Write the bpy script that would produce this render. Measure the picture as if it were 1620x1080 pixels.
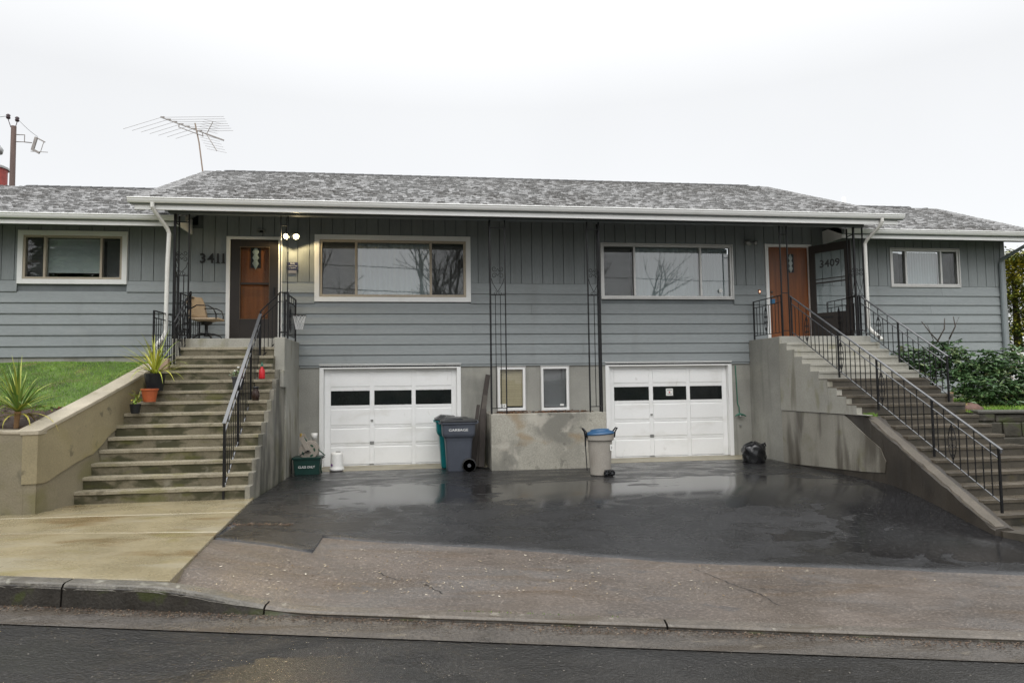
import bpy, math, random
from math import sin, cos, pi, radians, sqrt, atan2
from mathutils import Vector, Matrix
random.seed(7)
S = bpy.context.scene
COL = S.collection
for o in list(bpy.data.objects):
    bpy.data.objects.remove(o)

# ------------------------------------------------------------------ camera
CZ = 1.7
cam_d = bpy.data.cameras.new('camera'); cam = bpy.data.objects.new('camera', cam_d); COL.objects.link(cam)
cam_d.sensor_width = 36; cam_d.lens = 24; cam_d.clip_start = .05; cam_d.clip_end = 2000
ya, pt, ro = radians(7.88), radians(3.566), radians(-.763)
fw = Vector((sin(ya)*cos(pt), cos(ya)*cos(pt), sin(pt))); rt = Vector((cos(ya), -sin(ya), 0)); up = rt.cross(fw)
r2 = rt*cos(ro)+up*sin(ro); u2 = -rt*sin(ro)+up*cos(ro)
cam.matrix_world = Matrix(((r2.x, u2.x, -fw.x, 0), (r2.y, u2.y, -fw.y, 0), (r2.z, u2.z, -fw.z, CZ), (0, 0, 0, 1)))
S.camera = cam

# ------------------------------------------------------------------ sky, sun, exposure
SUN_EL, SUN_AZ = radians(50), radians(196)
W = bpy.data.worlds.new('World'); S.world = W; W.use_nodes = True
nt = W.node_tree; nt.nodes.clear()
def wn(t, **k):
    n = nt.nodes.new(t)
    for a, b in k.items(): setattr(n, a, b)
    return n
out = wn('ShaderNodeOutputWorld'); add = wn('ShaderNodeAddShader')
sky = wn('ShaderNodeTexSky', sky_type='NISHITA', sun_disc=False, sun_elevation=SUN_EL, sun_rotation=SUN_AZ)
hs = wn('ShaderNodeHueSaturation'); hs.inputs['Saturation'].default_value = .25
b1 = wn('ShaderNodeBackground'); b1.inputs[1].default_value = .05
b2 = wn('ShaderNodeBackground'); b2.inputs[1].default_value = .82
tc = wn('ShaderNodeTexCoord'); sx = wn('ShaderNodeSeparateXYZ'); rmp = wn('ShaderNodeValToRGB')
nz = wn('ShaderNodeTexNoise'); nz.inputs['Scale'].default_value = 1.6; nz.inputs['Detail'].default_value = 4
mr = wn('ShaderNodeMapRange'); mr.inputs[1].default_value = .3; mr.inputs[2].default_value = .7; mr.inputs[3].default_value = .95; mr.inputs[4].default_value = 1.04
mul = wn('ShaderNodeMix', data_type='RGBA', blend_type='MULTIPLY'); mul.inputs[0].default_value = 1
L = nt.links.new
L(sky.outputs[0], hs.inputs['Color']); L(hs.outputs[0], b1.inputs[0])
L(tc.outputs['Generated'], sx.inputs[0]); L(sx.outputs[2], rmp.inputs[0]); L(tc.outputs['Generated'], nz.inputs['Vector'])
e = rmp.color_ramp.elements
e[0].position = 0; e[0].color = (.84, .845, .85, 1); e[1].position = 1; e[1].color = (3.5, 3.52, 3.54, 1)
k = e.new(.38); k.color = (.88, .885, .888, 1); k = e.new(.62); k.color = (1.45, 1.46, 1.47, 1)
L(rmp.outputs[0], mul.inputs[6]); L(nz.outputs[0], mr.inputs[0]); L(mr.outputs[0], mul.inputs[7]); L(mul.outputs[2], b2.inputs[0])
L(b1.outputs[0], add.inputs[0]); L(b2.outputs[0], add.inputs[1]); L(add.outputs[0], out.inputs[0])
sd = bpy.data.lights.new('sun', 'SUN'); sd.energy = 1.5; sd.angle = radians(60); sd.color = (1, .98, .95)
sun = bpy.data.objects.new('sun', sd); COL.objects.link(sun)
dirv = Vector((sin(SUN_AZ)*cos(SUN_EL), cos(SUN_AZ)*cos(SUN_EL), sin(SUN_EL)))
sun.rotation_euler = dirv.to_track_quat('Z', 'Y').to_euler()
V = S.view_settings
V.view_transform = 'Standard'; V.look = 'None'; V.gamma = 1; V.use_curve_mapping = False; V.exposure = 0

# ------------------------------------------------------------------ materials
MT = {}
def mat(name, col, rough=.55, var=.12, vs=3., spec=.4, bump=0., bs=80., stains=(), metal=0., stretch=(1, 1, 1), fine=.06, rvar=0., coat=0., usernd=0.):
    """colour with noise variation; stains = (colour, (sx,sy,sz), lo, hi, strength)"""
    m = bpy.data.materials.new(name); m.use_nodes = True; t = m.node_tree; N = t.nodes; P = N['Principled BSDF']
    ln = t.links.new
    geo = N.new('ShaderNodeNewGeometry')
    def noise(scale, st=(1, 1, 1), det=5, dist=0.):
        mp = N.new('ShaderNodeMapping'); mp.inputs['Scale'].default_value = st
        ln(geo.outputs['Position'], mp.inputs[0])
        n = N.new('ShaderNodeTexNoise'); n.inputs['Scale'].default_value = scale; n.inputs['Detail'].default_value = det; n.inputs['Distortion'].default_value = dist
        ln(mp.outputs[0], n.inputs['Vector']); return n.outputs[0]
    def mix(f, a, b, bt='MIX'):
        x = N.new('ShaderNodeMix'); x.data_type = 'RGBA'; x.blend_type = bt
        for s, v in ((0, f), (6, a), (7, b)):
            if isinstance(v, (int, float)): x.inputs[s].default_value = v
            elif isinstance(v, tuple): x.inputs[s].default_value = (*v[:3], 1)
            else: ln(v, x.inputs[s])
        return x.outputs[2]
    def rng(v, a, b, c, d, smooth=False):
        r = N.new('ShaderNodeMapRange'); r.inputs[1].default_value = a; r.inputs[2].default_value = b; r.inputs[3].default_value = c; r.inputs[4].default_value = d
        if smooth: r.interpolation_type = 'SMOOTHSTEP'
        ln(v, r.inputs[0]); return r.outputs[0]
    c = mix(rng(noise(vs, stretch), .3, .7, 0, 1), tuple(x*(1-var) for x in col), tuple(x*(1+var) for x in col))
    if fine: 
        g = rng(noise(bs, stretch, 3), .25, .75, 1-fine*2.2, 1+fine*2.2)
        cc = N.new('ShaderNodeCombineColor')
        for i in range(3): ln(g, cc.inputs[i])
        c = mix(1., c, cc.outputs[0], 'MULTIPLY')
    for (sc, st, lo, hi, fac) in stains:
        c = mix(rng(noise(1., st, 6, .3), lo, hi, 0, fac, True), c, sc)
    if usernd:
        at = N.new('ShaderNodeAttribute'); at.attribute_name = 'rnd'; q = rng(at.outputs['Fac'], 0, 1, 1-usernd, 1+usernd); cc = N.new('ShaderNodeCombineColor')
        for i in range(3): ln(q, cc.inputs[i])
        c = mix(1., c, cc.outputs[0], 'MULTIPLY')
    ln(c, P.inputs['Base Color'])
    P.inputs['Roughness'].default_value = rough; P.inputs['Specular IOR Level'].default_value = spec; P.inputs['Metallic'].default_value = metal
    P.inputs['Coat Weight'].default_value = coat; P.inputs['Coat Roughness'].default_value = .08
    if rvar: ln(rng(noise(vs*1.7, stretch), .3, .7, max(.02, rough-rvar), min(1, rough+rvar)), P.inputs['Roughness'])
    if bump:
        b = N.new('ShaderNodeBump'); b.inputs['Strength'].default_value = min(1, bump); b.inputs['Distance'].default_value = .01*max(1, bump)
        ln(noise(bs, stretch, 4), b.inputs['Height']); ln(b.outputs[0], P.inputs['Normal'])
    MT[name] = m; return m

SID = (.254, .276, .280)
M_sid = mat('siding_paint', SID, .5, .06, 1.2, .35, .12, 30, stretch=(.35, 1, 6), stains=[((.165, .172, .162), (2.2, 3, .6), .52, .76, .26), ((.33, .345, .34), (1.1, 1, 5), .58, .75, .3)], rvar=.08, usernd=.06)
M_sidv = mat('siding_paint_vertical', tuple(x*.93 for x in SID), .5, .06, 1.2, .35, .12, 30, stretch=(6, 1, .35), stains=[((.155, .162, .155), (5, 3, .4), .52, .76, .28)], rvar=.08, usernd=.06)
M_back = mat('wall_backing', (.13, .145, .15), .7)
M_white = mat('white_paint', (.82, .82, .805), .4, .02, 2, .4, 0, 40, fine=.01, stains=[((.62, .61, .57), (2, 2, .6), .55, .8, .35)])
M_door = mat('garage_door_paint', (.84, .84, .83), .42, .015, 1.5, .4, 0, 30, fine=.008, stains=[((.60, .585, .53), (1.5, 1.5, 3), .54, .78, .4), ((.45, .43, .38), (7, 7, 2.5), .66, .78, .5)])
M_gut = mat('gutter_paint', (.82, .82, .80), .35, .03, 2, .5, fine=.01, stains=[((.56, .56, .52), (1.2, 3, 9), .55, .8, .4)])
M_tan = mat('tan_vinyl', (.42, .36, .28), .45, .05)
M_alu = mat('aluminium_frame', (.55, .54, .52), .35, .06, 4, .5, metal=.4)
M_conc = mat('foundation_concrete', (.30, .295, .265), .6, .16, 1.3, .35, .25, 45, stains=[((.17, .17, .15), (3.5, 3.5, .5), .5, .72, .55), ((.40, .385, .33), (1.2, 1.2, 1.8), .55, .75, .5), ((.21, .17, .10), (1.5, 1.5, .8), .6, .8, .4)], rvar=.15)
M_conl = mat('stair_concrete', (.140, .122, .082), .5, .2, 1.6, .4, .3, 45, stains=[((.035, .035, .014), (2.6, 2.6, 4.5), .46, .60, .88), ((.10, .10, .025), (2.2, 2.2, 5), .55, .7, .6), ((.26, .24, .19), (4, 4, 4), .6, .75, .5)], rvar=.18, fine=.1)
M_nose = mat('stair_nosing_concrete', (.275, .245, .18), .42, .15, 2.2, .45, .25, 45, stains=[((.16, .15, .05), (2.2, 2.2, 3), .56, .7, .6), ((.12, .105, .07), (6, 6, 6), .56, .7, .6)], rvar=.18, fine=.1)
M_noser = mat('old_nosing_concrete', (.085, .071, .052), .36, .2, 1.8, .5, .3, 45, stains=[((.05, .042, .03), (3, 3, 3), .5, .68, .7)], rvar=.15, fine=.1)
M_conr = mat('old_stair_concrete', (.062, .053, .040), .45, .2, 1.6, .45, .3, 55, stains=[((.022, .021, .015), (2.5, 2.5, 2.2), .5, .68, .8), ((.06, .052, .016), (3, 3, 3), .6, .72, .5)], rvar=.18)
M_sidew = mat('stair_side_concrete', (.235, .22, .18), .55, .16, 1.4, .4, .25, 45, stains=[((.045, .045, .035), (1, 3.2, .45), .47, .62, .85), ((.11, .105, .05), (1.5, 1.5, 1.5), .55, .7, .6), ((.33, .31, .26), (1, 5, .6), .6, .75, .5)], rvar=.15)
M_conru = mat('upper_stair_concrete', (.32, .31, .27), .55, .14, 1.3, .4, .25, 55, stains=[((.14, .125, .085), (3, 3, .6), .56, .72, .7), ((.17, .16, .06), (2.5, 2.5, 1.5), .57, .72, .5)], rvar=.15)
M_conrl = mat('lower_wall_concrete', (.27, .255, .215), .5, .16, 1.1, .4, .25, 45, stains=[((.07, .06, .045), (1, 2.1, .35), .47, .62, .85), ((.13, .125, .05), (1.6, 1.6, 2.2), .58, .72, .5)], rvar=.2)
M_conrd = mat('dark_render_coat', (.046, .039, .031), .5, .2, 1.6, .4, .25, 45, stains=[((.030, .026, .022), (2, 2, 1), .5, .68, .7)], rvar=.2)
M_retw = mat('retaining_concrete', (.275, .235, .145), .55, .15, 1.2, .4, .25, 50, stains=[((.23, .20, .08), (1.2, 1.2, 1), .52, .7, .6), ((.10, .09, .06), (5, 5, 4), .62, .72, .7)], rvar=.15)
M_retl = mat('retaining_concrete_base', (.205, .18, .125), .55, .14, 1.4, .4, .25, 50, stains=[((.14, .13, .05), (1.5, 1.5, 2), .48, .7, .7), ((.09, .085, .06), (4, 4, 3), .6, .72, .7)], rvar=.15)
M_cop = mat('coping_concrete', (.36, .32, .245), .45, .16, 2, .45, .2, 50, stains=[((.20, .17, .10), (3, 3, 3), .52, .7, .6)], rvar=.15)
M_plant = mat('planter_concrete', (.31, .295, .25), .6, .2, 1.2, .35, .3, 40, stains=[((.15, .145, .125), (1.5, 1.5, 1.0), .46, .62, .75), ((.46, .43, .37), (2.6, 2.6, 2.6), .54, .68, .65), ((.25, .17, .085), (1.3, 1.3, 2.2), .56, .7, .6), ((.10, .095, .08), (6, 6, 6), .62, .7, .5)], fine=.09, rvar=.12)
M_pave = mat('pavement_concrete', (.24, .202, .122), .30, .13, 1.4, .5, .15, 45, stains=[((.13, .075, .022), (.9, 2.2, 1), .53, .68, .65), ((.27, .245, .18), (1.0, 3, 1), .52, .7, .6), ((.17, .14, .03), (1.4, 2.5, 1), .58, .72, .5)], rvar=.16, fine=.09)
M_joint = mat('pavement_joint', (.46, .42, .33), .4, .15, 5)
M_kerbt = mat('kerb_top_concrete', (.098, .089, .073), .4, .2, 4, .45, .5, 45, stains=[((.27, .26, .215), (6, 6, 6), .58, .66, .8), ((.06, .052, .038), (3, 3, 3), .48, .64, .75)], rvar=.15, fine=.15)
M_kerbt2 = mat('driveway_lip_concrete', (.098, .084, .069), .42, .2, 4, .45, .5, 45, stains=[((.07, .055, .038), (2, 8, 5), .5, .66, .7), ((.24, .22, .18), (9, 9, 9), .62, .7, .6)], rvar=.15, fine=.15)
M_kerbf = mat('kerb_face_concrete', (.032, .028, .023), .5, .25, 4, .4, .5, 45, stains=[((.045, .055, .012), (4, 4, 4), .56, .68, .7), ((.13, .125, .10), (9, 9, 9), .66, .72, .6)], rvar=.15, fine=.15)  # grimy faces, with the lip's shadow also put into the dark colour
M_pan = mat('gutter_concrete', (.070, .061, .052), .34, .2, 3, .5, 1., 45, stains=[((.05, .038, .026), (.9, 7, 1), .48, .62, .8), ((.17, .145, .11), (4, 9, 1), .6, .7, .5)], rvar=.15, fine=.2)
M_iron = mat('black_iron', (.010, .010, .011), .42, .2, 8, .3, rvar=.08)
M_ironcap = mat('wet_sky_sheen_iron', (.075, .077, .082), .2, .15, 8, 1.)  # wet iron; base greyer than the black iron, sky sheen put into the colour
M_wood = mat('stained_wood_door', (.20, .062, .014), .35, .25, 1.6, .45, .1, 26, stretch=(7, 1, .5), stains=[((.10, .03, .008), (9, 3, .7), .5, .72, .6)])
M_storm = mat('brown_storm_door', (.028, .023, .020), .42, .12, 3, .4)
M_black = mat('black_plastic', (.012, .012, .013), .4, .1)
M_rubber = mat('black_rubber', (.014, .014, .014), .6)
M_int = mat('dark_interior', (.012, .013, .014), .8)
M_blindw = mat('white_blind', (.66, .72, .69), .55, .05)
M_blindg = mat('grey_blind', (.20, .195, .20), .5, .08)
M_blindt = mat('tan_blind', (.42, .345, .225), .6, .08, 4, stretch=(.3, 1, 6))
M_curt = mat('pale_curtain', (.34, .39, .40), .7, .06, 3, stretch=(6, 1, .3))
M_screen = mat('dim_curtain', (.22, .225, .225), .75, .1)
def mesh_screen():
    m = bpy.data.materials.new('insect_mesh'); m.use_nodes = True; t = m.node_tree; t.nodes.clear(); N = t.nodes
    o = N.new('ShaderNodeOutputMaterial'); mx = N.new('ShaderNodeMixShader'); mx.inputs[0].default_value = .20; tr = N.new('ShaderNodeBsdfTransparent'); df = N.new('ShaderNodeBsdfDiffuse'); df.inputs[0].default_value = (.05, .052, .05, 1)
    t.links.new(tr.outputs[0], mx.inputs[1]); t.links.new(df.outputs[0], mx.inputs[2]); t.links.new(mx.outputs[0], o.inputs[0]); return m
M_mesh = mesh_screen()
M_gpane = mat('garage_glass', (.012, .014, .015), .06, .2, 3, .5)
M_cartg = mat('grey_cart_plastic', (.062, .070, .088), .38, .08, 5, .4, .05, 60, stains=[((.10, .105, .115), (3, 3, 1.5), .58, .75, .4)])
M_cartt = mat('teal_cart_plastic', (.0, .135, .145), .38, .08, 5, .4)
M_cartd = mat('dark_lid_plastic', (.020, .021, .023), .36, .1, 4, .5)
M_canb = mat('beige_can_plastic', (.315, .29, .255), .45, .06, 3, .4, .05, 60, stains=[((.21, .18, .15), (3, 3, 1.2), .55, .75, .5)])
M_blue = mat('blue_lid_plastic', (.022, .075, .16), .35, .12, 5, .5)
M_green = mat('green_bin_plastic', (.010, .042, .034), .42, .12, 5, .4)
M_reel = mat('taupe_reel_plastic', (.30, .265, .225), .45, .08)
M_hose = mat('green_hose', (.015, .06, .035), .4)
M_bucket = mat('white_bucket_plastic', (.72, .71, .68), .4, .03)
M_bag = mat('black_bag_film', (.010, .010, .011), .2, .1, 5, .6, .5, 14)
M_lumber = mat('weathered_lumber', (.038, .030, .025), .6, .25, 3, .3, .3, 30, stretch=(6, 6, .5))
M_lumber2 = mat('grey_lumber', (.07, .06, .05), .6, .25, 3, .3, .3, 30, stretch=(6, 6, .5))
M_terr = mat('terracotta', (.36, .085, .028), .55, .12, 6)
M_potb = mat('black_pot', (.010, .011, .013), .38, .1)
M_potg = mat('grey_pot', (.045, .045, .05), .5, .15)
M_red = mat('red_plastic', (.45, .01, .015), .35)
M_beige = mat('woven_beige', (.42, .325, .225), .65, .1, 6, .3, .4, 160)
M_soil = mat('wet_soil', (.045, .03, .022), .75, .35, 6, .3, 1., 25)
M_mulch = mat('leaf_litter', (.10, .045, .02), .7, .4, 20, .3)
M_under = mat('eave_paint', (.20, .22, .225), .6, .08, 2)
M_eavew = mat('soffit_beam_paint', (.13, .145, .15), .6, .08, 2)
M_pole = mat('creosote_pole', (.09, .06, .05), .7, .25, 3, .3, .2, 20, stretch=(5, 5, .4))
M_brick = mat('red_brick', (.30, .055, .045), .6, .2, 9)
M_metal = mat('galvanised', (.35, .35, .34), .35, .12, 5, .5, metal=.7)
M_ant = mat('antenna_alloy', (.26, .24, .225), .4, .15, 9, .5, metal=.5)
M_bark = mat('bare_bark', (.06, .05, .042), .8, .2, 8)
M_brass = mat('brass', (.55, .38, .12), .3, .1, 8, .5, metal=.8)
M_stone = mat('mossy_stone', (.055, .05, .038), .6, .35, 4, .35, .6, 30, stains=[((.05, .065, .015), (4, 4, 4), .5, .66, .8), ((.14, .135, .12), (6, 6, 6), .6, .74, .6)], rvar=.15)
M_sign = mat('sign_navy', (.03, .035, .085), .4)
M_signt = mat('sign_white', (.75, .75, .72), .5, .02)
M_letter = mat('white_lettering', (.78, .78, .76), .5, .02)
M_purple = mat('purple_print', (.16, .06, .22), .5)
M_bib = mat('green_metal', (.05, .16, .11), .5, .2)
M_ridge = mat('ridge_shingle', (.035, .034, .034), .6, .3, 9)
M_net = mat('white_net', (.65, .65, .65), .6)
M_rust = mat('rusty_drip', (.16, .06, .03), .6)

def leafmat(name, cols, rough=.4, spec=.4):
    m = bpy.data.materials.new(name); m.use_nodes = True; t = m.node_tree; P = t.nodes['Principled BSDF']
    a = t.nodes.new('ShaderNodeAttribute'); a.attribute_name = 'rnd'
    r = t.nodes.new('ShaderNodeValToRGB'); el = r.color_ramp.elements
    el[0].color = (*cols[0], 1); el[1].color = (*cols[-1], 1)
    for i, c in enumerate(cols[1:-1]): q = el.new((i+1)/(len(cols)-1)); q.color = (*c, 1)
    t.links.new(a.outputs['Fac'], r.inputs[0]); t.links.new(r.outputs[0], P.inputs['Base Color'])
    P.inputs['Roughness'].default_value = rough; P.inputs['Specular IOR Level'].default_value = spec
    return m
M_grass = leafmat('grass_blades', [(.065, .125, .013), (.125, .25, .026), (.19, .33, .04), (.31, .33, .09)], .5)
M_rhod = leafmat('rhododendron_leaf', [(.03, .062, .025), (.065, .13, .05), (.11, .19, .075), (.20, .25, .11), (.18, .10, .06)], .28, .6)
M_gold = leafmat('golden_foliage', [(.02, .04, .008), (.08, .11, .018), (.22, .22, .028), (.38, .32, .04)], .6, .2)
M_spike = leafmat('spiky_leaf', [(.05, .13, .03), (.14, .24, .05), (.32, .36, .06), (.42, .34, .07)], .4)
M_spikey = leafmat('yellow_spiky_leaf', [(.16, .24, .03), (.34, .38, .04), (.48, .44, .07)], .4)
M_deb = leafmat('fleck_debris', [(.05, .03, .015), (.20, .13, .06), (.45, .38, .26), (.6, .55, .45)], .5)

def roofmat():
    m = bpy.data.materials.new('weathered_shingles'); m.use_nodes = True; t = m.node_tree; N = t.nodes; P = N['Principled BSDF']; ln = t.links.new
    a = N.new('ShaderNodeAttribute'); a.attribute_name = 'rnd'
    r = N.new('ShaderNodeValToRGB'); el = r.color_ramp.elements
    el[0].color = (.15, .147, .142, 1); el[1].color = (.38, .378, .375, 1)
    q = el.new(.3); q.color = (.275, .272, .268, 1)
    ln(a.outputs['Fac'], r.inputs[0])
    g = N.new('ShaderNodeNewGeometry')
    n = N.new('ShaderNodeTexNoise'); n.inputs['Scale'].default_value = .55; n.inputs['Detail'].default_value = 3; ln(g.outputs['Position'], n.inputs['Vector'])
    n2 = N.new('ShaderNodeTexNoise'); n2.inputs['Scale'].default_value = 14; n2.inputs['Detail'].default_value = 6; ln(g.outputs['Position'], n2.inputs['Vector'])
    ad = N.new('ShaderNodeMath'); ad.operation = 'MULTIPLY'; ln(n.outputs[0], ad.inputs[0]); ln(n2.outputs[0], ad.inputs[1])
    mr = N.new('ShaderNodeMapRange'); mr.inputs[1].default_value = .24; mr.inputs[2].default_value = .38; mr.inputs[3].default_value = 0; mr.inputs[4].default_value = .42; ln(ad.outputs[0], mr.inputs[0])
    mx = N.new('ShaderNodeMix'); mx.data_type = 'RGBA'; ln(mr.outputs[0], mx.inputs[0]); ln(r.outputs[0], mx.inputs[6]); mx.inputs[7].default_value = (.055, .042, .028, 1)
    n3 = N.new('ShaderNodeTexNoise'); n3.inputs['Scale'].default_value = 34; ln(g.outputs['Position'], n3.inputs['Vector'])
    mr3 = N.new('ShaderNodeMapRange'); mr3.inputs[1].default_value = .3; mr3.inputs[2].default_value = .7; mr3.inputs[3].default_value = .55; mr3.inputs[4].default_value = 1.3; ln(n3.outputs[0], mr3.inputs[0])
    cc = N.new('ShaderNodeCombineColor'); [ln(mr3.outputs[0], cc.inputs[i]) for i in range(3)]
    m2 = N.new('ShaderNodeMix'); m2.data_type = 'RGBA'; m2.blend_type = 'MULTIPLY'; m2.inputs[0].default_value = 1; ln(mx.outputs[2], m2.inputs[6]); ln(cc.outputs[0], m2.inputs[7])
    ln(m2.outputs[2], P.inputs['Base Color']); P.inputs['Roughness'].default_value = .42; P.inputs['Specular IOR Level'].default_value = .5
    return m
M_roof = roofmat()

def asphalt(name, col, rough_dry, puddles=None, grain=120., bump=.6, speck=(.5, .45, .38), speck_lo=.72, col2=None, brown=0., tint=None, bd=.008, pr=.06):
    """wet tarmac; puddles = list of (cx,cy,rx,ry) where standing water smooths the surface"""
    m = bpy.data.materials.new(name); m.use_nodes = True; t = m.node_tree; N = t.nodes; P = N['Principled BSDF']; ln = t.links.new
    g = N.new('ShaderNodeNewGeometry')
    def noise(s, det=4, st=(1, 1, 1), dist=0):
        mp = N.new('ShaderNodeMapping'); mp.inputs['Scale'].default_value = st; ln(g.outputs['Position'], mp.inputs[0])
        n = N.new('ShaderNodeTexNoise'); n.inputs['Scale'].default_value = s; n.inputs['Detail'].default_value = det; n.inputs['Distortion'].default_value = dist
        ln(mp.outputs[0], n.inputs['Vector']); return n.outputs[0]
    def rng(v, a, b, c, d, sm=True):
        r = N.new('ShaderNodeMapRange'); r.inputs[1].default_value = a; r.inputs[2].default_value = b; r.inputs[3].default_value = c; r.inputs[4].default_value = d
        if sm: r.interpolation_type = 'SMOOTHSTEP'
        if isinstance(v, float): r.inputs[0].default_value = v
        else: ln(v, r.inputs[0])
        return r.outputs[0]
    def mth(op, a, b):
        x = N.new('ShaderNodeMath'); x.operation = op
        for i, v in enumerate((a, b)):
            if isinstance(v, (int, float)): x.inputs[i].default_value = v
            else: ln(v, x.inputs[i])
        return x.outputs[0]
    def mix(f, a, b):
        x = N.new('ShaderNodeMix'); x.data_type = 'RGBA'
        for s, v in ((0, f), (6, a), (7, b)):
            if isinstance(v, (int, float)): x.inputs[s].default_value = v
            elif isinstance(v, tuple): x.inputs[s].default_value = (*v, 1)
            else: ln(v, x.inputs[s])
        return x.outputs[2]
    big = noise(.9, 5); fin = noise(grain, 3); mid = noise(9., 5)
    c = mix(rng(big, .35, .65, 0, 1), tuple(x*.8 for x in col), tuple(x*1.2 for x in col))
    if col2: c = mix(rng(noise(.55, 5, (1, 2.2, 1), .5), .48, .66, 0, .85), c, col2)
    if brown: c = mix(rng(noise(1.3, 5, (.5, 2.5, 1), .4), .52, .7, 0, brown), c, (.10, .062, .03))
    if tint: c = mix(rng(noise(1.6, 6, (1, 1.6, 1), .6), .6, .7, 0, .7), c, tint)
    gr2 = noise(grain*.45, 2)
    c = mix(rng(fin, .38, .62, 0, .55), c, tuple(x*.42 for x in col))
    c = mix(rng(gr2, .52, .66, 0, .5), c, tuple(min(1, x*1.9+.01) for x in col))
    vo = N.new('ShaderNodeTexVoronoi'); vo.inputs['Scale'].default_value = grain*.45; ln(g.outputs['Position'], vo.inputs['Vector'])
    sep = N.new('ShaderNodeSeparateColor'); ln(vo.outputs['Color'], sep.inputs[0])
    sp = mth('MULTIPLY', rng(sep.outputs[0], speck_lo, speck_lo+.05, 0, 1), rng(vo.outputs['Distance'], .12, .35, 1, 0))
    c = mix(mth('MULTIPLY', sp, .45), c, speck)
    ln(c, P.inputs['Base Color'])
    wet = rng(noise(1.7, 5, (1, 1.8, 1), .4), .38, .62, 0, 1)
    ro = mth('ADD', mth('MULTIPLY', wet, .18), rough_dry-.14)
    bmp = bump
    if puddles:
        sx = N.new('ShaderNodeSeparateXYZ'); ln(g.outputs['Position'], sx.inputs[0])
        tot = None
        for (cx, cy, rx, ry) in puddles:
            dx = mth('DIVIDE', mth('SUBTRACT', sx.outputs[0], cx), rx); dy = mth('DIVIDE', mth('SUBTRACT', sx.outputs[1], cy), ry)
            q = rng(mth('ADD', mth('MULTIPLY', dx, dx), mth('MULTIPLY', dy, dy)), .0, 1.6, 1., 0., False)
            tot = q if tot is None else mth('MAXIMUM', tot, q)
        f = mth('ADD', mth('MULTIPLY', tot, .62), mth('MULTIPLY', mth('SUBTRACT', noise(1.5, 9, (1, 1.9, 1), .9), .5), 1.3))
        pm = rng(f, .27, .37, 0, 1)
        ro = mth('ADD', mth('MULTIPLY', ro, mth('SUBTRACT', 1, pm)), mth('MULTIPLY', pm, pr))
        bmp = mth('ADD', mth('MULTIPLY', mth('SUBTRACT', 1, pm), bump), .07 if pr < .12 else .5)
        P.inputs['Specular IOR Level'].default_value = .5
    else:
        P.inputs['Specular IOR Level'].default_value = .5
    ln(ro, P.inputs['Roughness'])
    b = N.new('ShaderNodeBump'); b.inputs['Distance'].default_value = bd
    if isinstance(bmp, float): b.inputs['Strength'].default_value = bmp
    else: ln(bmp, b.inputs['Strength'])
    ln(mth('ADD', mth('ADD', fin, gr2), mth('MULTIPLY', mid, .6)), b.inputs['Height']); ln(b.outputs[0], P.inputs['Normal'])
    return m
M_road = asphalt('wet_road_tarmac', (.017, .0155, .0135), .17, puddles=[(1.6, 3.8, 2.8, .75), (-.9, 4.3, 1.3, .5), (4.2, 3.3, 1.4, .6), (-2.6, 4.9, .8, .3)], grain=95., bump=.8, speck_lo=.95, col2=(.012, .0115, .011), bd=.006, pr=.13)
M_apron = asphalt('old_worn_tarmac', (.108, .088, .073), .42, grain=80., bump=.5, speck_lo=.90, col2=(.125, .115, .108), brown=.5, tint=(.075, .072, .072), bd=.008)
M_drive = asphalt('fresh_wet_tarmac', (.015, .015, .016), .36, puddles=[(-.3, 10.6, 1.9, 1.15), (2.4, 10.4, 1.7, 1.1), (5.0, 10.4, 2.2, 1.3), (6.6, 9.2, 1.3, 1.7), (6.2, 7.8, 1.8, .8)], grain=60., bump=.6, speck_lo=.97, bd=.008, pr=.115)

def glass(name, ior=2.0, tint=(.96, .98, .98)):
    m = bpy.data.materials.new(name); m.use_nodes = True; t = m.node_tree; t.nodes.clear(); N = t.nodes
    o = N.new('ShaderNodeOutputMaterial'); mx = N.new('ShaderNodeMixShader'); tr = N.new('ShaderNodeBsdfTransparent'); gl = N.new('ShaderNodeBsdfGlossy'); fr = N.new('ShaderNodeFresnel')
    fr.inputs[0].default_value = ior; tr.inputs[0].default_value = (*tint, 1); gl.inputs['Roughness'].default_value = .015
    g = N.new('ShaderNodeNewGeometry'); n = N.new('ShaderNodeTexNoise'); n.inputs['Scale'].default_value = .8; b = N.new('ShaderNodeBump'); b.inputs['Strength'].default_value = .05; b.inputs['Distance'].default_value = .02
    t.links.new(g.outputs['Position'], n.inputs['Vector']); t.links.new(n.outputs[0], b.inputs['Height']); t.links.new(b.outputs[0], gl.inputs['Normal'])
    iv = N.new('ShaderNodeMath'); iv.operation = 'SUBTRACT'; iv.inputs[0].default_value = 1; t.links.new(g.outputs['Backfacing'], iv.inputs[1]); mu = N.new('ShaderNodeMath'); mu.operation = 'MULTIPLY'; t.links.new(fr.outputs[0], mu.inputs[0]); t.links.new(iv.outputs[0], mu.inputs[1])
    t.links.new(mu.outputs[0], mx.inputs[0]); t.links.new(tr.outputs[0], mx.inputs[1]); t.links.new(gl.outputs[0], mx.inputs[2]); t.links.new(mx.outputs[0], o.inputs[0])
    return m
M_glass = glass('window_glass', 2.9)
M_glassb = glass('basement_glass', 1.6)
M_glassd = glass('storm_door_glass', 1.5)
def emit(name, col, s):
    m = bpy.data.materials.new(name); m.use_nodes = True; P = m.node_tree.nodes['Principled BSDF']
    P.inputs['Base Color'].default_value = (*col, 1); P.inputs['Emission Color'].default_value = (*col, 1); P.inputs['Emission Strength'].default_value = s; return m
M_bulb = emit('lit_bulb', (1, .86, .55), 14)
M_led = emit('bell_button_glow', (1, .55, .35), 1.2)

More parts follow.
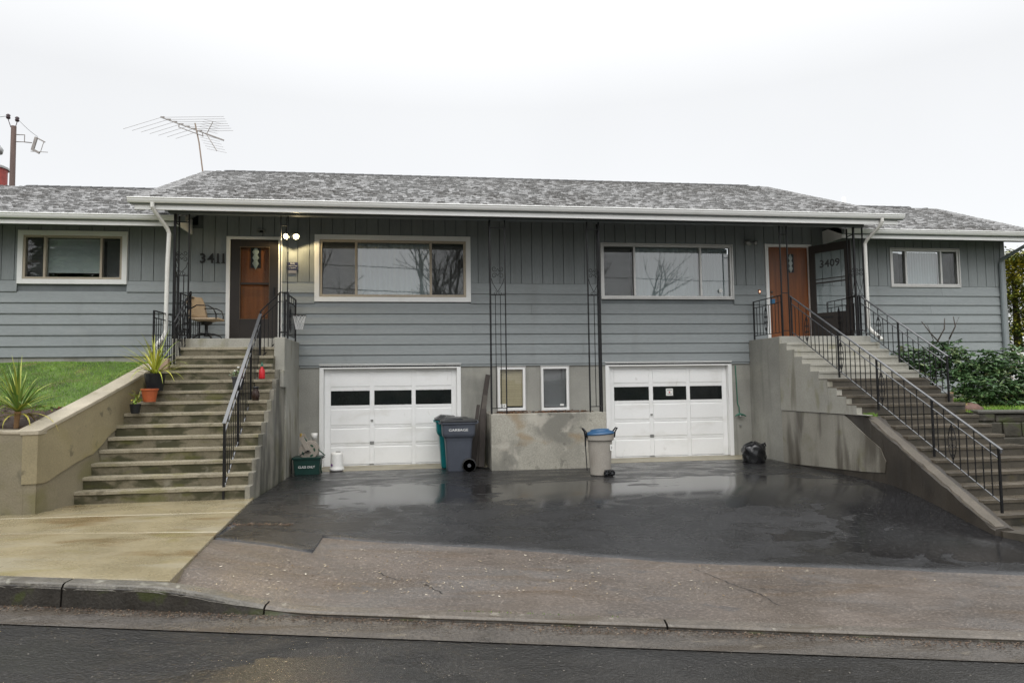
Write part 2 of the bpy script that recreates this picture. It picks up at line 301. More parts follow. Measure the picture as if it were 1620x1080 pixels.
# ------------------------------------------------------------------ mesh helpers
WP = {}
def V3(*a): return Vector(a)
class MB:
    def __init__(s): s.v = []; s.f = []; s.a = []
    def add(s, vs, fs, r=None):
        n = len(s.v); s.v += [tuple(p) for p in vs]; s.f += [tuple(i+n for i in q) for q in fs]
        s.a += [random.random() if r is None else r]*len(fs); return s
    def hexa(s, p, r=None): return s.add(p, [(0, 3, 2, 1), (4, 5, 6, 7), (0, 1, 5, 4), (1, 2, 6, 5), (2, 3, 7, 6), (3, 0, 4, 7)], r)
    def box(s, x0, x1, y0, y1, z0, z1, r=None):
        return s.hexa([(x0, y0, z0), (x1, y0, z0), (x1, y1, z0), (x0, y1, z0), (x0, y0, z1), (x1, y0, z1), (x1, y1, z1), (x0, y1, z1)], r)
    def prism(s, poly, ax, a, b):
        n = len(poly)
        def P(p, c): return {'x': (c, p[0], p[1]), 'y': (p[0], c, p[1]), 'z': (p[0], p[1], c)}[ax]
        return s.add([P(p, a) for p in poly]+[P(p, b) for p in poly], [tuple(range(n))[::-1], tuple(range(n, 2*n))]+[(i, (i+1) % n, (i+1) % n+n, i+n) for i in range(n)])
    def tube(s, pts, r, seg=6, close=False, cap=True):
        pts = [Vector(p) for p in pts]; n = len(pts); rings = []
        rr = r if isinstance(r, (list, tuple)) else [r]*n
        u = None
        for i, p in enumerate(pts):
            t = (pts[(i+1) % n]-pts[i-1]) if close else (pts[min(i+1, n-1)]-pts[max(i-1, 0)])
            t = t.normalized() if t.length > 1e-9 else V3(0, 0, 1)
            if u is None: u = t.orthogonal().normalized()
            u = (u-t*u.dot(t)); u = u.normalized() if u.length > 1e-6 else t.orthogonal().normalized()
            w = t.cross(u)
            rings.append([p+(u*cos(2*pi*k/seg+pi/seg)+w*sin(2*pi*k/seg+pi/seg))*rr[i] for k in range(seg)])
        vs = [q for R in rings for q in R]; fs = []
        for i in range(n if close else n-1):
            a, b = i*seg, ((i+1) % n)*seg
            for k in range(seg): fs.append((a+k, a+(k+1) % seg, b+(k+1) % seg, b+k))
        if cap and not close: fs += [tuple(range(seg))[::-1], tuple(range((n-1)*seg, n*seg))]
        return s.add(vs, fs)
    def bar(s, a, b, w, d=None, upv=(0, 0, 1)):
        """rectangular bar from a to b; w across, d along up"""
        d = w if d is None else d
        a, b = Vector(a), Vector(b); t = (b-a).normalized(); upv = Vector(upv)
        if abs(t.dot(upv)) > .99: upv = V3(0, 1, 0)
        sdv = t.cross(upv).normalized(); u = sdv.cross(t)
        q = [-sdv*w/2-u*d/2, sdv*w/2-u*d/2, sdv*w/2+u*d/2, -sdv*w/2+u*d/2]
        return s.hexa([a+k for k in q]+[b+k for k in q])
    def lathe(s, prof, c=(0, 0, 0), seg=20, sx=1, sy=1):
        vs = []; fs = []; n = len(prof)
        for (r, z) in prof:
            for k in range(seg): vs.append((c[0]+r*sx*cos(2*pi*k/seg), c[1]+r*sy*sin(2*pi*k/seg), c[2]+z))
        for i in range(n-1):
            for k in range(seg): fs.append((i*seg+k, i*seg+(k+1) % seg, (i+1)*seg+(k+1) % seg, (i+1)*seg+k))
        fs += [tuple(range(seg))[::-1], tuple(range((n-1)*seg, n*seg))]
        return s.add(vs, fs)
    def loft(s, rings):
        n = len(rings[0]); vs = [p for R in rings for p in R]; fs = []
        for i in range(len(rings)-1):
            for k in range(n): fs.append((i*n+k, i*n+(k+1) % n, (i+1)*n+(k+1) % n, (i+1)*n+k))
        fs += [tuple(range(n))[::-1], tuple(range((len(rings)-1)*n, len(rings)*n))]
        return s.add(vs, fs)
    def build(s, name, m, parent=None, o=None, smooth=False, bevel=0., stuff=False, label=None):
        me = bpy.data.meshes.new(name)
        o = Vector(o) if o is not None else (WP[parent] if parent else V3(0, 0, 0))
        me.from_pydata([(p[0]-o.x, p[1]-o.y, p[2]-o.z) for p in s.v], [], s.f); me.materials.append(m)
        at = me.attributes.new('rnd', 'FLOAT', 'FACE'); at.data.foreach_set('value', s.a)
        if smooth: me.polygons.foreach_set('use_smooth', [True]*len(s.f))
        me.update()
        return place(name, me, parent, o, bevel, stuff, label)
def place(name, me, parent, o, bevel=0., stuff=False, label=None, rot=None):
    ob = bpy.data.objects.new(name, me); COL.objects.link(ob); o = Vector(o)
    WP[ob] = o.copy()
    if parent: ob.parent = parent; ob.location = o-WP[parent]
    else: ob.location = o
    if rot: ob.rotation_euler = rot
    if bevel:
        b = ob.modifiers.new('bevel', 'BEVEL'); b.width = bevel; b.segments = 2; b.limit_method = 'ANGLE'; b.angle_limit = radians(35)
    if stuff: ob['kind'] = 'stuff'
    if label: ob['label'] = label
    return ob
def tag(o, label, cat, group=None):
    o['label'] = label; o['category'] = cat
    if group: o['group'] = group
    return o
def thing(name, loc, label, cat, group=None):
    o = bpy.data.objects.new(name, None); COL.objects.link(o); o.empty_display_size = .2; o.location = loc; WP[o] = Vector(loc); return tag(o, label, cat, group)
def struct(o): o['kind'] = 'structure'; return o
def text_mesh(body, size, ext=.002, align='LEFT'):
    cu = bpy.data.curves.new('lettering', 'FONT'); cu.body = body; cu.size = size; cu.extrude = ext; cu.align_x = align; cu.resolution_u = 2; cu.offset = size*.02 if size > .2 else 0
    ob = bpy.data.objects.new('lettering', cu); COL.objects.link(ob)
    dg = bpy.context.evaluated_depsgraph_get(); me = bpy.data.meshes.new_from_object(ob.evaluated_get(dg))
    bpy.data.objects.remove(ob); return me
def text(name, body, size, loc, m, parent, rot=(pi/2, 0, 0), sx=1., ext=.002, align='CENTER'):
    me = text_mesh(body, size, ext, align)
    for v in me.vertices: v.co.x *= sx
    me.materials.clear(); me.materials.append(m)
    return place(name, me, parent, loc, rot=rot)

def lerp(a, b, t): return a+(b-a)*t
def sstep(t): t = max(0, min(1, t)); return t*t*(3-2*t)
def zs(x): return -.02-.045*(max(-25, min(25, x))+2.3)
def zg(x, y):
    t = sstep((10.2-y)/3.2)
    z = .04*(1-t)+zs(x)*t
    if -2.6 < x < -.4 and y < 10.6:   # the tarmac ramps up to meet the pavement edge
        zt = lerp(zs(x)+.178, .085, max(0, min(1, (y-6.1)/4.0)))-.022
        w = (1-sstep((x+2.4)/1.9))*lerp(1., .35, sstep((y-7.2)/2.6))*(1-sstep((y-9.6)/1.0))
        z = lerp(z, max(z, zt), w)
    return z
def yk(x): return 5.97-.1535*(x+3.25)
KN = V3(.1517, .9884, 0); KD = V3(.9884, -.1517, 0)
def noise2(x, y): return .5*sin(1.7*x+2.3*y+1)+.3*sin(3.9*x-2.7*y+.5)+.2*sin(7.1*x+6.3*y)

# ------------------------------------------------------------------ ground, road, pavement
def sheet(name, fx, m, us, vs, kind=True):
    b = MB(); nu, nv = len(us), len(vs)
    pts = [fx(u, v) for v in vs for u in us]
    b.add(pts, [(j*nu+i, j*nu+i+1, (j+1)*nu+i+1, (j+1)*nu+i) for j in range(nv-1) for i in range(nu-1)])
    o = b.build(name, m, smooth=True)
    return struct(o) if kind else o
def fr(a, b, n): return [a+(b-a)*i/n for i in range(n+1)]
M_far = mat('far_ground', (.06, .075, .035), .9, .2, .5)
sheet('ground', lambda x, y: (x, y, -3.2), M_far, fr(-900, 900, 6), fr(-900, 900, 6))
us = fr(-120, -20, 5)+fr(-19, 19, 60)+fr(20, 120, 5)
us = fr(-120, -20, 5)+fr(-19, -6.1, 20)+fr(-6, 8, 280)+fr(8.1, 19, 15)+fr(20, 120, 5)
sheet('road', lambda x, q: (x, yk(x)-.355+q+(.012*noise2(x*6, 1)+.008*noise2(x*25, 4) if q == 0 else 0), zs(x)-.004+.010*min(1, -q/3)), M_road, us, [-60, -14, -9, -6, -3, -1.5, -.6, -.2, -.05, 0])
sheet('gutter_pan', lambda x, q: (x, yk(x)+q, zs(x)+(.0 if q > -.05 else .003)), M_pan, us, [-.40, -.25, -.1, .02])
def kerb_h(x): return .034+.146*(1-sstep((x+2.15)/1.35))
kerb = struct(bpy.data.objects.new('kerb', None)); COL.objects.link(kerb); WP[kerb] = V3(0, 0, 0)
xs_k = [-26, -20, -14, -8.8, -5.8, -2.78, -1.2, 1.9, 5.0, 7., 9.5, 14, 20, 26]
for a, b in zip(xs_k[:-1], xs_k[1:]):
    m = MB(); rings = []; tops = []
    n = 44 if a > -6 and b < 8 else 3
    for x in fr(a+.008, b-.008, n):
        h = kerb_h(x); z = zs(x); w = .004*noise2(x*4, 1)
        B = V3(x, yk(x), 0)
        def pp(q, zz): p = B+KN*q; return (p.x, p.y, zz)
        e_ = .012*noise2(x*9, 2)+.006*noise2(x*31, 5)
        rings.append([pp(.0, z-.15), pp(.0+w, z+.002), pp(.012+w, z+h-.03), pp(.035, z+h-.006), pp(.15, z+h-.006), pp(.155, z-.15)])
        tops.append([pp(.008+w+max(0, e_)*.3, z+h-min(.04, h*.3)-max(0, e_)*min(1, h*6)), pp(.024, z+h-.010), pp(.045, z+h), pp(.15, z+h+.004), pp(.152, z+h-.03), pp(.03, z+h-.06)])
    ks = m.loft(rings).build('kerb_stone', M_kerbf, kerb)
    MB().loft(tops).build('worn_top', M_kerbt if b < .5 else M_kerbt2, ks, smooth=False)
# driveway apron (old worn tarmac) and fresh tarmac overlay
def left_edge(y): return lerp(-2.0, -2.40, max(0, min(1, (y-5.9)/4.5)))
def edge_y(x):
    pts = [(-1.09, 8.15), (1.03, 7.68), (2.8, 7.18), (5., 6.88), (6.4, 6.63), (12, 5.7)]
    if x < -1.09: return 7.8-.27*(x+2.27)
    for (xa, ya_), (xb, yb) in zip(pts[:-1], pts[1:]):
        if x <= xb: return lerp(ya_, yb, (x-xa)/(xb-xa))
    return pts[-1][1]
def apron_pt(x, t):
    xx = x
    y = lerp(yk(x)+.16, 9.2, t)
    if x <= -2.0+1e-6 : xx = left_edge(y)
    z = zg(xx, y); k = max(0, 1-t*6); z = lerp(z, zs(xx)+kerb_h(max(xx, -.8))-.004, k)
    return (xx, y, z)
sheet('driveway_apron', apron_pt, M_apron, [-2.0]+fr(-1.9, 9.6, 60), fr(0, 1, 24))
def drive_pt(x, t):
    ye = edge_y(x); y = lerp(ye, 14.36, t)
    xx = left_edge(min(y, 10.4)) if x <= -2.3 else x
    if x <= -2.3: xx = left_edge(y) if y < 10.4 else lerp(-2.40, -2.36, min(1, (y-10.4)/2))
    if x > 7.3: xx = 7.33 if y > 8 else 7.33+(8-y)*1.1
    jag = .015*noise2(x*5, 3) if t == 0 else 0
    return (xx, y+jag, zg(xx, y)+(.0 if t == 0 else .016))
xx_ = [-2.31]+fr(-2.25, -1.1, 8)+[-1.085]+fr(-1., 7.25, 60)+[7.34]
sheet('driveway', drive_pt, M_drive, xx_, [0, .004, .02]+fr(.05, 1, 28))
# concrete sills in front of the garages
for a, b in ((-2.05, 1.38), (3.66, 7.3)):
    m = MB(); m.prism([(13.72, .02), (13.74, .063), (14.44, .075), (14.44, -.1), (13.72, -.1)], 'x', a, b)
    struct(m.build('garage_sill', mat('sill_concrete', (.28, .25, .18), .45, .16, 2, .4, .15, 60, stains=[((.15, .13, .08), (2, 3, 1), .5, .7, .7)]), bevel=.008))
crk = MB()
for pts in ([(2.86, 6.95), (2.96, 6.55), (3.0, 6.38), (3.12, 6.05), (3.1, 5.75), (3.22, 5.45)], [(3.0, 6.38), (3.25, 6.22), (3.6, 6.1)], [(-.4, 6.9), (-.2, 6.6), (.05, 6.5), (.2, 6.15)]):
    P = []
    for (a, b) in zip(pts[:-1], pts[1:]):
        for i in range(5): t = i/5; x = lerp(a[0], b[0], t)+random.uniform(-.018, .018); y = lerp(a[1], b[1], t)+random.uniform(-.018, .018); P.append((x, y))
    P.append(pts[-1]); w = [random.uniform(.002, .006) for _ in P]
    vs = []
    for (x, y), q in zip(P, w): vs += [(x-q, y, zg(x, y)+.0045), (x+q, y, zg(x, y)+.0045)]
    crk.add(vs, [(2*i, 2*i+1, 2*i+3, 2*i+2) for i in range(len(P)-1)])
struct(crk.build('apron_crack', M_rubber))
# pavement slabs
pave = struct(bpy.data.objects.new('pavement', None)); COL.objects.link(pave); WP[pave] = V3(0, 0, 0)
def zp(x, y): return lerp(zs(x)+.178, .085, max(0, min(1, (y-6.1)/4.0)))
def slab(p4, mm=None, name='slab'):
    m = MB(); k = len(p4)
    top = [(x, y, zp(x, y)) for x, y in p4]; bot = [(x, y, zp(x, y)-.25) for x, y in p4]
    m.add(top+bot, [tuple(range(k)), tuple(range(k, 2*k))[::-1]]+[(i, i+k, (i+1) % k+k, (i+1) % k) for i in range(k)][::1])
    o = m.build(name, mm or M_pave, pave, bevel=.007)
    return o
def yj(j, x): return [yk(x)+.165, 8.05-.05*(x+3), 9.35+.0*(x), 10.62][j]
jm = MB()
for j in (1, 2):
    jm.add([(-14, yj(j, -14)-.02, zp(-14, yj(j, -14))-.002), (left_edge(yj(j, -2.2))-.004, yj(j, -2.2)-.02, zp(-2.3, yj(j, -2.2))-.002), (left_edge(yj(j, -2.2))-.004, yj(j, -2.2)+.02, zp(-2.3, yj(j, -2.2))-.002), (-14, yj(j, -14)+.02, zp(-14, yj(j, -14))-.002)], [(0, 1, 2, 3)])
jm.build('joint_filler', M_joint, pave)
xa_s = [-14, -11, -8, -4.86, None]
for i in range(4):
    for j in range(3):
        xl, xr = xa_s[i]+.006, (xa_s[i+1] or 0)-.006
        if xa_s[i+1] is None:
            p = [(xl, yj(j, xl)+.015), (left_edge(yj(j, -2.2)), yj(j, -2.2)+.015), (left_edge(yj(j+1, -2.3)), yj(j+1, -2.3)-.015), (xl, yj(j+1, xl)-.015)]
        else: p = [(xl, yj(j, xl)+.015), (xr, yj(j, xr)+.015), (xr, yj(j+1, xr)-.015), (xl, yj(j+1, xl)-.015)]
        slab(p)
# right-hand pavement at the foot of the right stairs
mr_ = MB(); mr_.add([(7.42, 8.2, -.268), (7.42, 7.95, -.268), (8.4, 6.7, -.31), (14, 5.9, -.55), (14, 8.3, -.45), (9, 8.3, -.268)], [(0, 1, 2, 3, 4, 5)])
mr_.add([(7.42, 8.2, -.268), (7.42, 7.95, -.268), (8.4, 6.7, -.31), (14, 5.9, -.55), (7.42, 8.2, -.8), (7.42, 7.95, -.8), (8.4, 6.7, -.8), (14, 5.9, -.9)], [(0, 4, 5, 1), (1, 5, 6, 2), (2, 6, 7, 3)])
mr_.build('slab', M_conr, pave)

# ------------------------------------------------------------------ lawns
def zl(x, y):
    return 1.14+.315*(min(y, 13.1)-9.85)+.02*max(0, y-13.1)+.02*noise2(x*1.3, y*1.3)
def lx(y): return lerp(-5.06, -4.72, (y-9.7)/3.1)
sheet('left_lawn_bank', lambda u, y: (lerp(-30, lx(y), u), y, zl(lerp(-30, lx(y), u), y) if y < 15 else 2.1), M_soil, fr(0, 1, 60), fr(9.7, 14.9, 30)+[40, 90])
sheet('right_lawn_bank', lambda x, y: (x, y, 1.10+.035*(min(y, 15)-10.4)+.01*noise2(x, y)), M_soil, fr(9.32, 14, 10)+[20, 40, 90], fr(10.42, 15, 12)+[25, 50, 90])
M_turf = mat('lawn_turf', (.06, .10, .018), .8, .45, 3, stains=[((.10, .085, .03), (2, 2, 2), .54, .68, .7)])
sheet('left_turf', lambda u, y: (lerp(-12, lx(y)-.06, u), y, zl(lerp(-12, lx(y)-.06, u), y)+.012-.05*max(0, 1-(y-10.78-.2*noise2(lerp(-12, lx(y)-.06, u)*2.2, 2))/.12)), M_turf, fr(0, 1, 70), fr(10.55, 14.6, 40))
sheet('right_turf', lambda x, y: (x, y, 1.104+.035*(y-10.4)+.01*noise2(x, y)), M_turf, fr(9.4, 15, 10), fr(10.5, 14.6, 10))
def grass(name, n, fx, h, par=None):
    m = MB()
    for _ in range(n):
        q = fx()
        if q is None: continue
        x, y, z = q; a = random.random()*2*pi; hh = h*random.uniform(.5, 1.2); w = .006+.004*random.random()
        lx_, ly_ = random.uniform(-.5, .5)*hh, random.uniform(-.5, .5)*hh
        dx, dy = cos(a)*w, sin(a)*w
        m.add([(x-dx, y-dy, z-.01), (x+dx, y+dy, z-.01), (x+lx_, y+ly_, z+hh)], [(0, 1, 2)], min(1, max(0, random.gauss(.45+.3*noise2(x*2, y*2), .2))))
    o = m.build(name, M_grass); o['kind'] = 'stuff'; o['label'] = 'short wet green grass on the lawn bank'; return o
def gl():
    y = random.uniform(10.4, 14.38); x = random.uniform(-9.5, lx(y)-.03)
    lim = 10.85+.22*noise2(x*2.2, 2)+.05*(x+5)
    if y < lim and random.random() < .93: return None
    return x, y, zl(x, y)
grass('lawn_grass', 46000, gl, .04)
def gr():
    x = random.uniform(9.35, 15); y = random.uniform(10.5, 13.8)
    return x, y, 1.10+.035*(min(y, 15)-10.4)+.01*noise2(x, y)
g2 = grass('lawn_grass', 16000, gr, .05); g2['label'] = 'bright green grass strip behind the mossy stone wall'

# ------------------------------------------------------------------ the house
YW = 14.40
house = thing('duplex_house', (4.6, 14.4, 0), 'long grey clapboard duplex house with white trim and two white garage doors', 'house')
# openings: (x0,x1,z0,z1)
WINS = {'left': (-7.728, -5.723, 3.776, 4.835), 'big': (-2.102, 1.123, 3.444, 4.843), 'right': (3.967, 7.029, 3.52, 4.763), 'far': (10.889, 12.69, 3.826, 4.75)}
DOORS = {'a': (-3.84, -2.745, 2.6, 4.775), 'b': (7.80, 8.93, 2.6, 4.79)}
BASE = [(1.661, 2.279, 1.135, 2.075), (2.594, 3.225, 1.125, 2.08)]
GAR = [(-1.995, .891, .0, 2.14), (4.022, 6.92, .0, 2.14)]
OPEN = list(WINS.values())+list(DOORS.values())
XL, XR = -13.0, 13.86
def minus(a, b, cuts):
    segs = [(a, b)]
    for c0, c1 in cuts:
        n = []
        for s0, s1 in segs:
            if c1 <= s0 or c0 >= s1: n.append((s0, s1)); continue
            if c0 > s0: n.append((s0, c0))
            if c1 < s1: n.append((c1, s1))
        segs = n
    return segs
# backing wall with holes, built in z bands
zc = sorted(set([1.3, 5.5]+[z for o in OPEN for z in o[2:]]))
m = MB()
for z0, z1 in zip(zc[:-1], zc[1:]):
    for a, b in minus(XL, XR, [(o[0], o[1]) for o in OPEN if o[2] <= z0+1e-6 and o[3] >= z1-1e-6]):
        if z0 < 2.1: 
            for c, d in minus(a, b, [(-2.41, 7.33)]): m.box(c, d, YW+.02, YW+.2, z0, z1)
            if z1 > 2.13:
                m.box(max(a, -2.41), min(b, 7.33), YW+.02, YW+.2, max(z0, 2.13), z1)
        else:
            for c, d, zt_ in ((max(a, -4.4), min(b, 9.22), 5.4), (a, min(b, -4.4), 5.0), (max(a, 9.22), b, 5.0)):
                if d > c+1e-4 and min(z1, zt_) > z0: m.box(c, d, YW+.02, YW+.2, z0, min(z1, zt_))
m.box(XL, XL+.2, YW+.2, 20, .5, 5.); m.box(XR-.2, XR, YW+.2, 20, .5, 5.); m.box(XL, XR, 19.6, 19.8, .5, 5.)
m.build('wall', M_back, house)
# concrete foundation
m = MB()
cuts = [(g[0]+.05, g[1]-.05) for g in GAR]
for z0, z1 in ((-.3, 1.125), (1.125, 2.075), (2.075, 2.12)):
    cc = cuts+([(b[0], b[1]) for b in BASE] if z0 == 1.125 else [])
    for a, b in minus(-2.44, 7.36, cc):
        m = MB(); m.box(a, b, YW, YW+.25, z0, z1); m.build('foundation_wall', M_conc, house)
for a, b, z0, z1 in ((XL, -4.0, 1.2, 2.335), (9.2, XR-.02, .6, 1.36)):
    m = MB(); m.box(a, b, YW, YW+.25, z0, z1); m.build('foundation_wall', M_conc, house)
# horizontal lap boards
ZB = 3.835; EX = .2135
def lap(a, b, z0, z1):
    o = (a, YW, z0); mm = MB(); d = random.uniform(-.0015, .0015)
    mm.prism([(YW-.030+d, z0+.002), (YW-.030+d, z0+.008), (YW-.002, z1+.012), (YW+.015, z1+.012), (YW+.015, z0+.002)], 'x', a, b)
    mm.build('lap_board', M_sid, house, o)
r = 0
while True:
    z1 = ZB-r*EX; z0 = z1-EX
    if z1 < 1.45: break
    rows = []
    for (a, b, zmin) in ((XL, -4.12, 2.335), (-4.12, 7.34, 2.12), (7.34, 9.3, 2.55), (9.3, XR-.1, 1.36)):
        if z1 <= zmin+.03: continue
        zz0 = max(z0, zmin)
        if (a, b) == (-4.12, 7.34) and z0 < 2.55:
            rows += [(x, y, zz0) for x, y in minus(a, b, [(-4.12, -2.42)])]
        else: rows.append((a, b, zz0))
    for a, b, zz0 in rows:
        cut = []
        for o in OPEN:
            if o[2] < z1-.02 and o[3] > zz0+.02: cut.append((o[0]-.001, o[1]+.001))
        for c, d in minus(a, b, cut):
            if d-c < .03: continue
            # butt joints like real boards
            ln_ = d-c
            if ln_ > 4.4 and r % 2 == 0: j = c+ln_*random.uniform(.35, .65); lap(c, j-.0015, zz0, z1); lap(j+.0015, d, zz0, z1)
            else: lap(c, d, zz0, z1)
    r += 1
# vertical boards above
PW = .2325
x = -13.0+.1
def vboard(a, b, z0, z1):
    mm = MB(); y = YW-.012+random.uniform(-.002, .002); mm.box(a, b, y, YW+.018, z0, z1); mm.build('vertical_board', M_sidv, house, (a, YW, z0))
while x < XR-.1:
    a, b = x+.006, min(x+PW-.006, XR-.1); top = 5.32 if -4.5 < x < 9.3 else 4.93
    zz = [(ZB+.014, top)]
    hit = [o for o in OPEN if o[0] < b-.01 and o[1] > a+.01]
    if not hit: vboard(a, b, ZB+.014, top)
    else:
        o = hit[0]
        if o[3] < top: vboard(a, b, o[3]+.001, top)
        if o[0] > a+.02: vboard(a, o[0]-.001, ZB+.014, min(top, o[3]))
        if o[1] < b-.02: vboard(o[1]+.001, b, ZB+.014, min(top, o[3]))
        if o[2] > ZB+.03: vboard(a, b, ZB+.014, o[2]-.001)
    x += PW
m = MB(); m.box(XL, XR-.1, YW-.016, YW+.018, ZB, ZB+.013)
for c, d in minus(XL, XR-.1, [(o[0]-.001, o[1]+.001) for o in OPEN if o[2] < ZB < o[3]]): pass
m = MB()
for c, d in minus(XL, XR-.1, [(o[0]-.001, o[1]+.001) for o in OPEN if o[2] < ZB < o[3]]): m.box(c, d, YW-.0, YW+.018, ZB+.002, ZB+.013)
m.build('belt_strip', M_back, house)
m = MB(); m.box(XR-.1, XR+.02, YW-.03, YW+.1, 1.35, 4.93); m.build('corner_board', M_sid, house, bevel=.004)
m = MB(); m.box(-2.38, 7.33, YW-.03, YW+.01, 2.085, 2.118); m.build('drip_board', M_sid, house)

# windows
def window(box, trim, tw, tmat, fmat, divs, kinds, fw_=.045, label=None):
    x0, x1, z0, z1 = box
    w = MB(); yt = YW-.035
    w.box(x0, x1, yt, YW+.05, z1-tw, z1); w.box(x0, x1, yt, YW+.05, z0, z0+tw); w.box(x0, x0+tw, yt, YW+.05, z0+tw, z1-tw); w.box(x1-tw, x1, yt, YW+.05, z0+tw, z1-tw)
    win = w.build('window', tmat, house, (x0, YW, z0), bevel=.004, label=label)
    a, b, c, d = x0+tw+.002, x1-tw-.002, z0+tw+.002, z1-tw-.002
    f = MB(); yf = YW-.02; yb = YW+.07
    f.box(a, b, yf, yb, d-fw_, d); f.box(a, b, yf-.01, yb, c, c+fw_); f.box(a, a+fw_, yf, yb, c+fw_, d-fw_); f.box(b-fw_, b, yf, yb, c+fw_, d-fw_)
    cols = [a+fw_]+[a+(b-a)*t for t in divs]+[b-fw_]
    for t in cols[1:-1]: f.box(t-fw_*.5, t+fw_*.5, yf-.004, yb, c+fw_, d-fw_)
    f.build('frame', fmat, win, bevel=.003)
    for i, kd in enumerate(kinds):
        l = cols[i]+(fw_*.5 if i else 0)+.001; r_ = cols[i+1]-(fw_*.5 if i < len(kinds)-1 else 0)-.001
        zb, zt = c+fw_+.001, d-fw_-.001
        g = MB(); yg = YW+.012 if i % 2 else YW+.03
        g.box(l, r_, yg, yg+.006, zb, zt); g.build('pane', M_glassb if kd in ('tan', 'gslats') else M_glass, win)
        q = MB(); q.box(l-.01, r_+.01, YW+.45, YW+.47, zb-.03, zt+.03); q.build('unlit_room_panel', M_int, win)  # black panel, the unlit room's darkness put into its colour
        if kd == 'slats':
            s_ = MB(); z = zt-.01
            while z > zb+.12: s_.add([(l, YW+.085, z-.02), (r_, YW+.085, z-.02), (r_, YW+.105, z+.006), (l, YW+.105, z+.006)], [(0, 1, 2, 3)]); z -= .024
            s_.box(l, r_, YW+.085, YW+.105, zb+.10, zb+.115)
            s_.build('blind', M_blindw, win, stuff=True)
        elif kd == 'gslats':
            s_ = MB(); z = zt-.01
            while z > zb+.06: s_.add([(l+.01, YW+.065, z-.022), (r_-.01, YW+.065, z-.022), (r_-.01, YW+.085, z+.006), (l+.01, YW+.085, z+.006)], [(0, 1, 2, 3)]); z -= .026
            s_.box(l+.01, r_-.01, YW+.06, YW+.085, zb+.02, zb+.045)
            s_.build('blind', M_blindg, win, stuff=True)
        elif kd == 'tan':
            s_ = MB(); z = zt
            while z > zb+.06: s_.box(l, r_, YW+.07+random.uniform(0, .004), YW+.085, z-.036, z-.001); z -= .037
            s_.build('bamboo_blind', M_blindt, win, stuff=True)
        elif kd == 'curtain':
            s_ = MB(); n = 60
            vs = []
            for k_ in range(n+1):
                xx = lerp(l, r_, k_/n); yy = YW+.12+.018*sin(k_*1.35)+.006*sin(k_*3.1)
                vs += [(xx, yy, zb), (xx, yy, zt)]
            s_.add(vs, [(2*k_, 2*k_+2, 2*k_+3, 2*k_+1) for k_ in range(n)]); s_.build('curtain', M_curt, win, smooth=True)
        elif kd == 'screen':
            s_ = MB(); s_.box(l, r_, YW-.004, YW-.003, zb, zt); s_.build('insect_screen', M_mesh, win)
            s_ = MB(); s_.box(l, r_, YW+.2, YW+.21, zb, zt); s_.build('curtain', M_screen, win)
        elif kd == 'dark':
            s_ = MB(); s_.box(l, r_, YW+.2, YW+.21, zb, zt); s_.build('curtain', M_screen, win)
    return win
window(WINS['left'], 1, .095, M_white, M_tan, (.215, .785), ('screen', 'slats', 'screen'), .04, 'white-trimmed window with a horizontal blind in the left wing')
window(WINS['big'], 1, .10, M_white, M_tan, (.245, .755), ('screen', 'curtain', 'screen'), .05, 'large white-trimmed picture window right of the lit floodlights')
w2 = window(WINS['right'], 1, .03, M_alu, M_alu, (.245, .755), ('screen', 'curtain', 'curtain'), .045, 'large bare aluminium sliding window left of the orange wooden door')
window(WINS['far'], 1, .03, M_alu, M_alu, (.215, .735), ('screen', 'curtain', 'screen'), .045, 'smaller aluminium sliding window in the right wing')
b1_ = window(BASE[0], 1, .012, M_alu, M_white, (), ('tan',), .05, 'basement window with a tan blind behind the iron post')
b2_ = window(BASE[1], 1, .012, M_alu, M_white, (), ('gslats',), .05, 'basement window with a grey slatted blind')
m = MB(); m.box(1.73, 1.86, YW+.004, YW+.007, 1.20, 1.28); st = m.build('sticker', M_signt, b1_)
text('lettering', '24', .07, (1.79, YW+.003, 1.215), M_black, st, ext=.0005)
m = MB(); m.box(3.02, 3.10, YW+.02, YW+.023, 1.225, 1.265); m.build('sticker', M_signt, b2_)
# sticker and reflector on the right window pane
m = MB(); m.lathe([(.0, 0), (.045, .004), (.045, .012), (0, .016)], (0, 0, 0), 12)
m.v = [(6.72+p[0], YW-.002-p[2], 3.72+p[1]) for p in m.v]; m.build('white_vent_cap', M_signt, w2)

# doors -----------------------------------------------------------------
def casing(box, w=.075):
    x0, x1, z0, z1 = box
    m = MB(); m.box(x0, x1, YW-.035, YW+.12, z1-w*.8, z1); m.box(x0, x0+w, YW-.035, YW+.12, z0, z1-w*.8); m.box(x1-w, x1, YW-.035, YW+.12, z0, z1-w*.8)
    return m.build('door_casing', M_white, house, (x0, YW, z0), bevel=.004)
def diamond_lite(par, xc, zc_, y, w=.13, h=.36):
    m = MB(); m.box(xc-w/2, xc+w/2, y-.012, y, zc_-h/2, zc_+h/2); m.box(xc-w/2+.018, xc+w/2-.018, y-.014, y-.0125, zc_-h/2+.018, zc_+h/2-.018)
    l = m.build('door_lite', M_black, par, (xc, y, zc_), bevel=.003)
    for q in range(3):
        g = MB(); zz = zc_-h/2+.09+q*(h-.18)/2
        g.lathe([(0, 0), (w*.33, .004), (w*.24, .010), (0, .013)], seg=4, sx=1, sy=1.9); g.v = [(xc+p[0], y-.0125-p[2], zz+p[1]) for p in g.v]
        g.build('glass_boss', M_glassboss, l)
M_glassboss = mat('frosted_glass', (.34, .38, .36), .15, .1, 20, .6)
casing(DOORS['a'])
x0, x1, z0, z1 = DOORS['a']
m = MB(); m.box(x0+.08, x1-.08, YW+.055, YW+.095, 2.61, z1-.065); d1 = m.build('front_door', M_wood, house, (x0, YW, 2.6), label='stained brown front door behind the closed dark storm door')
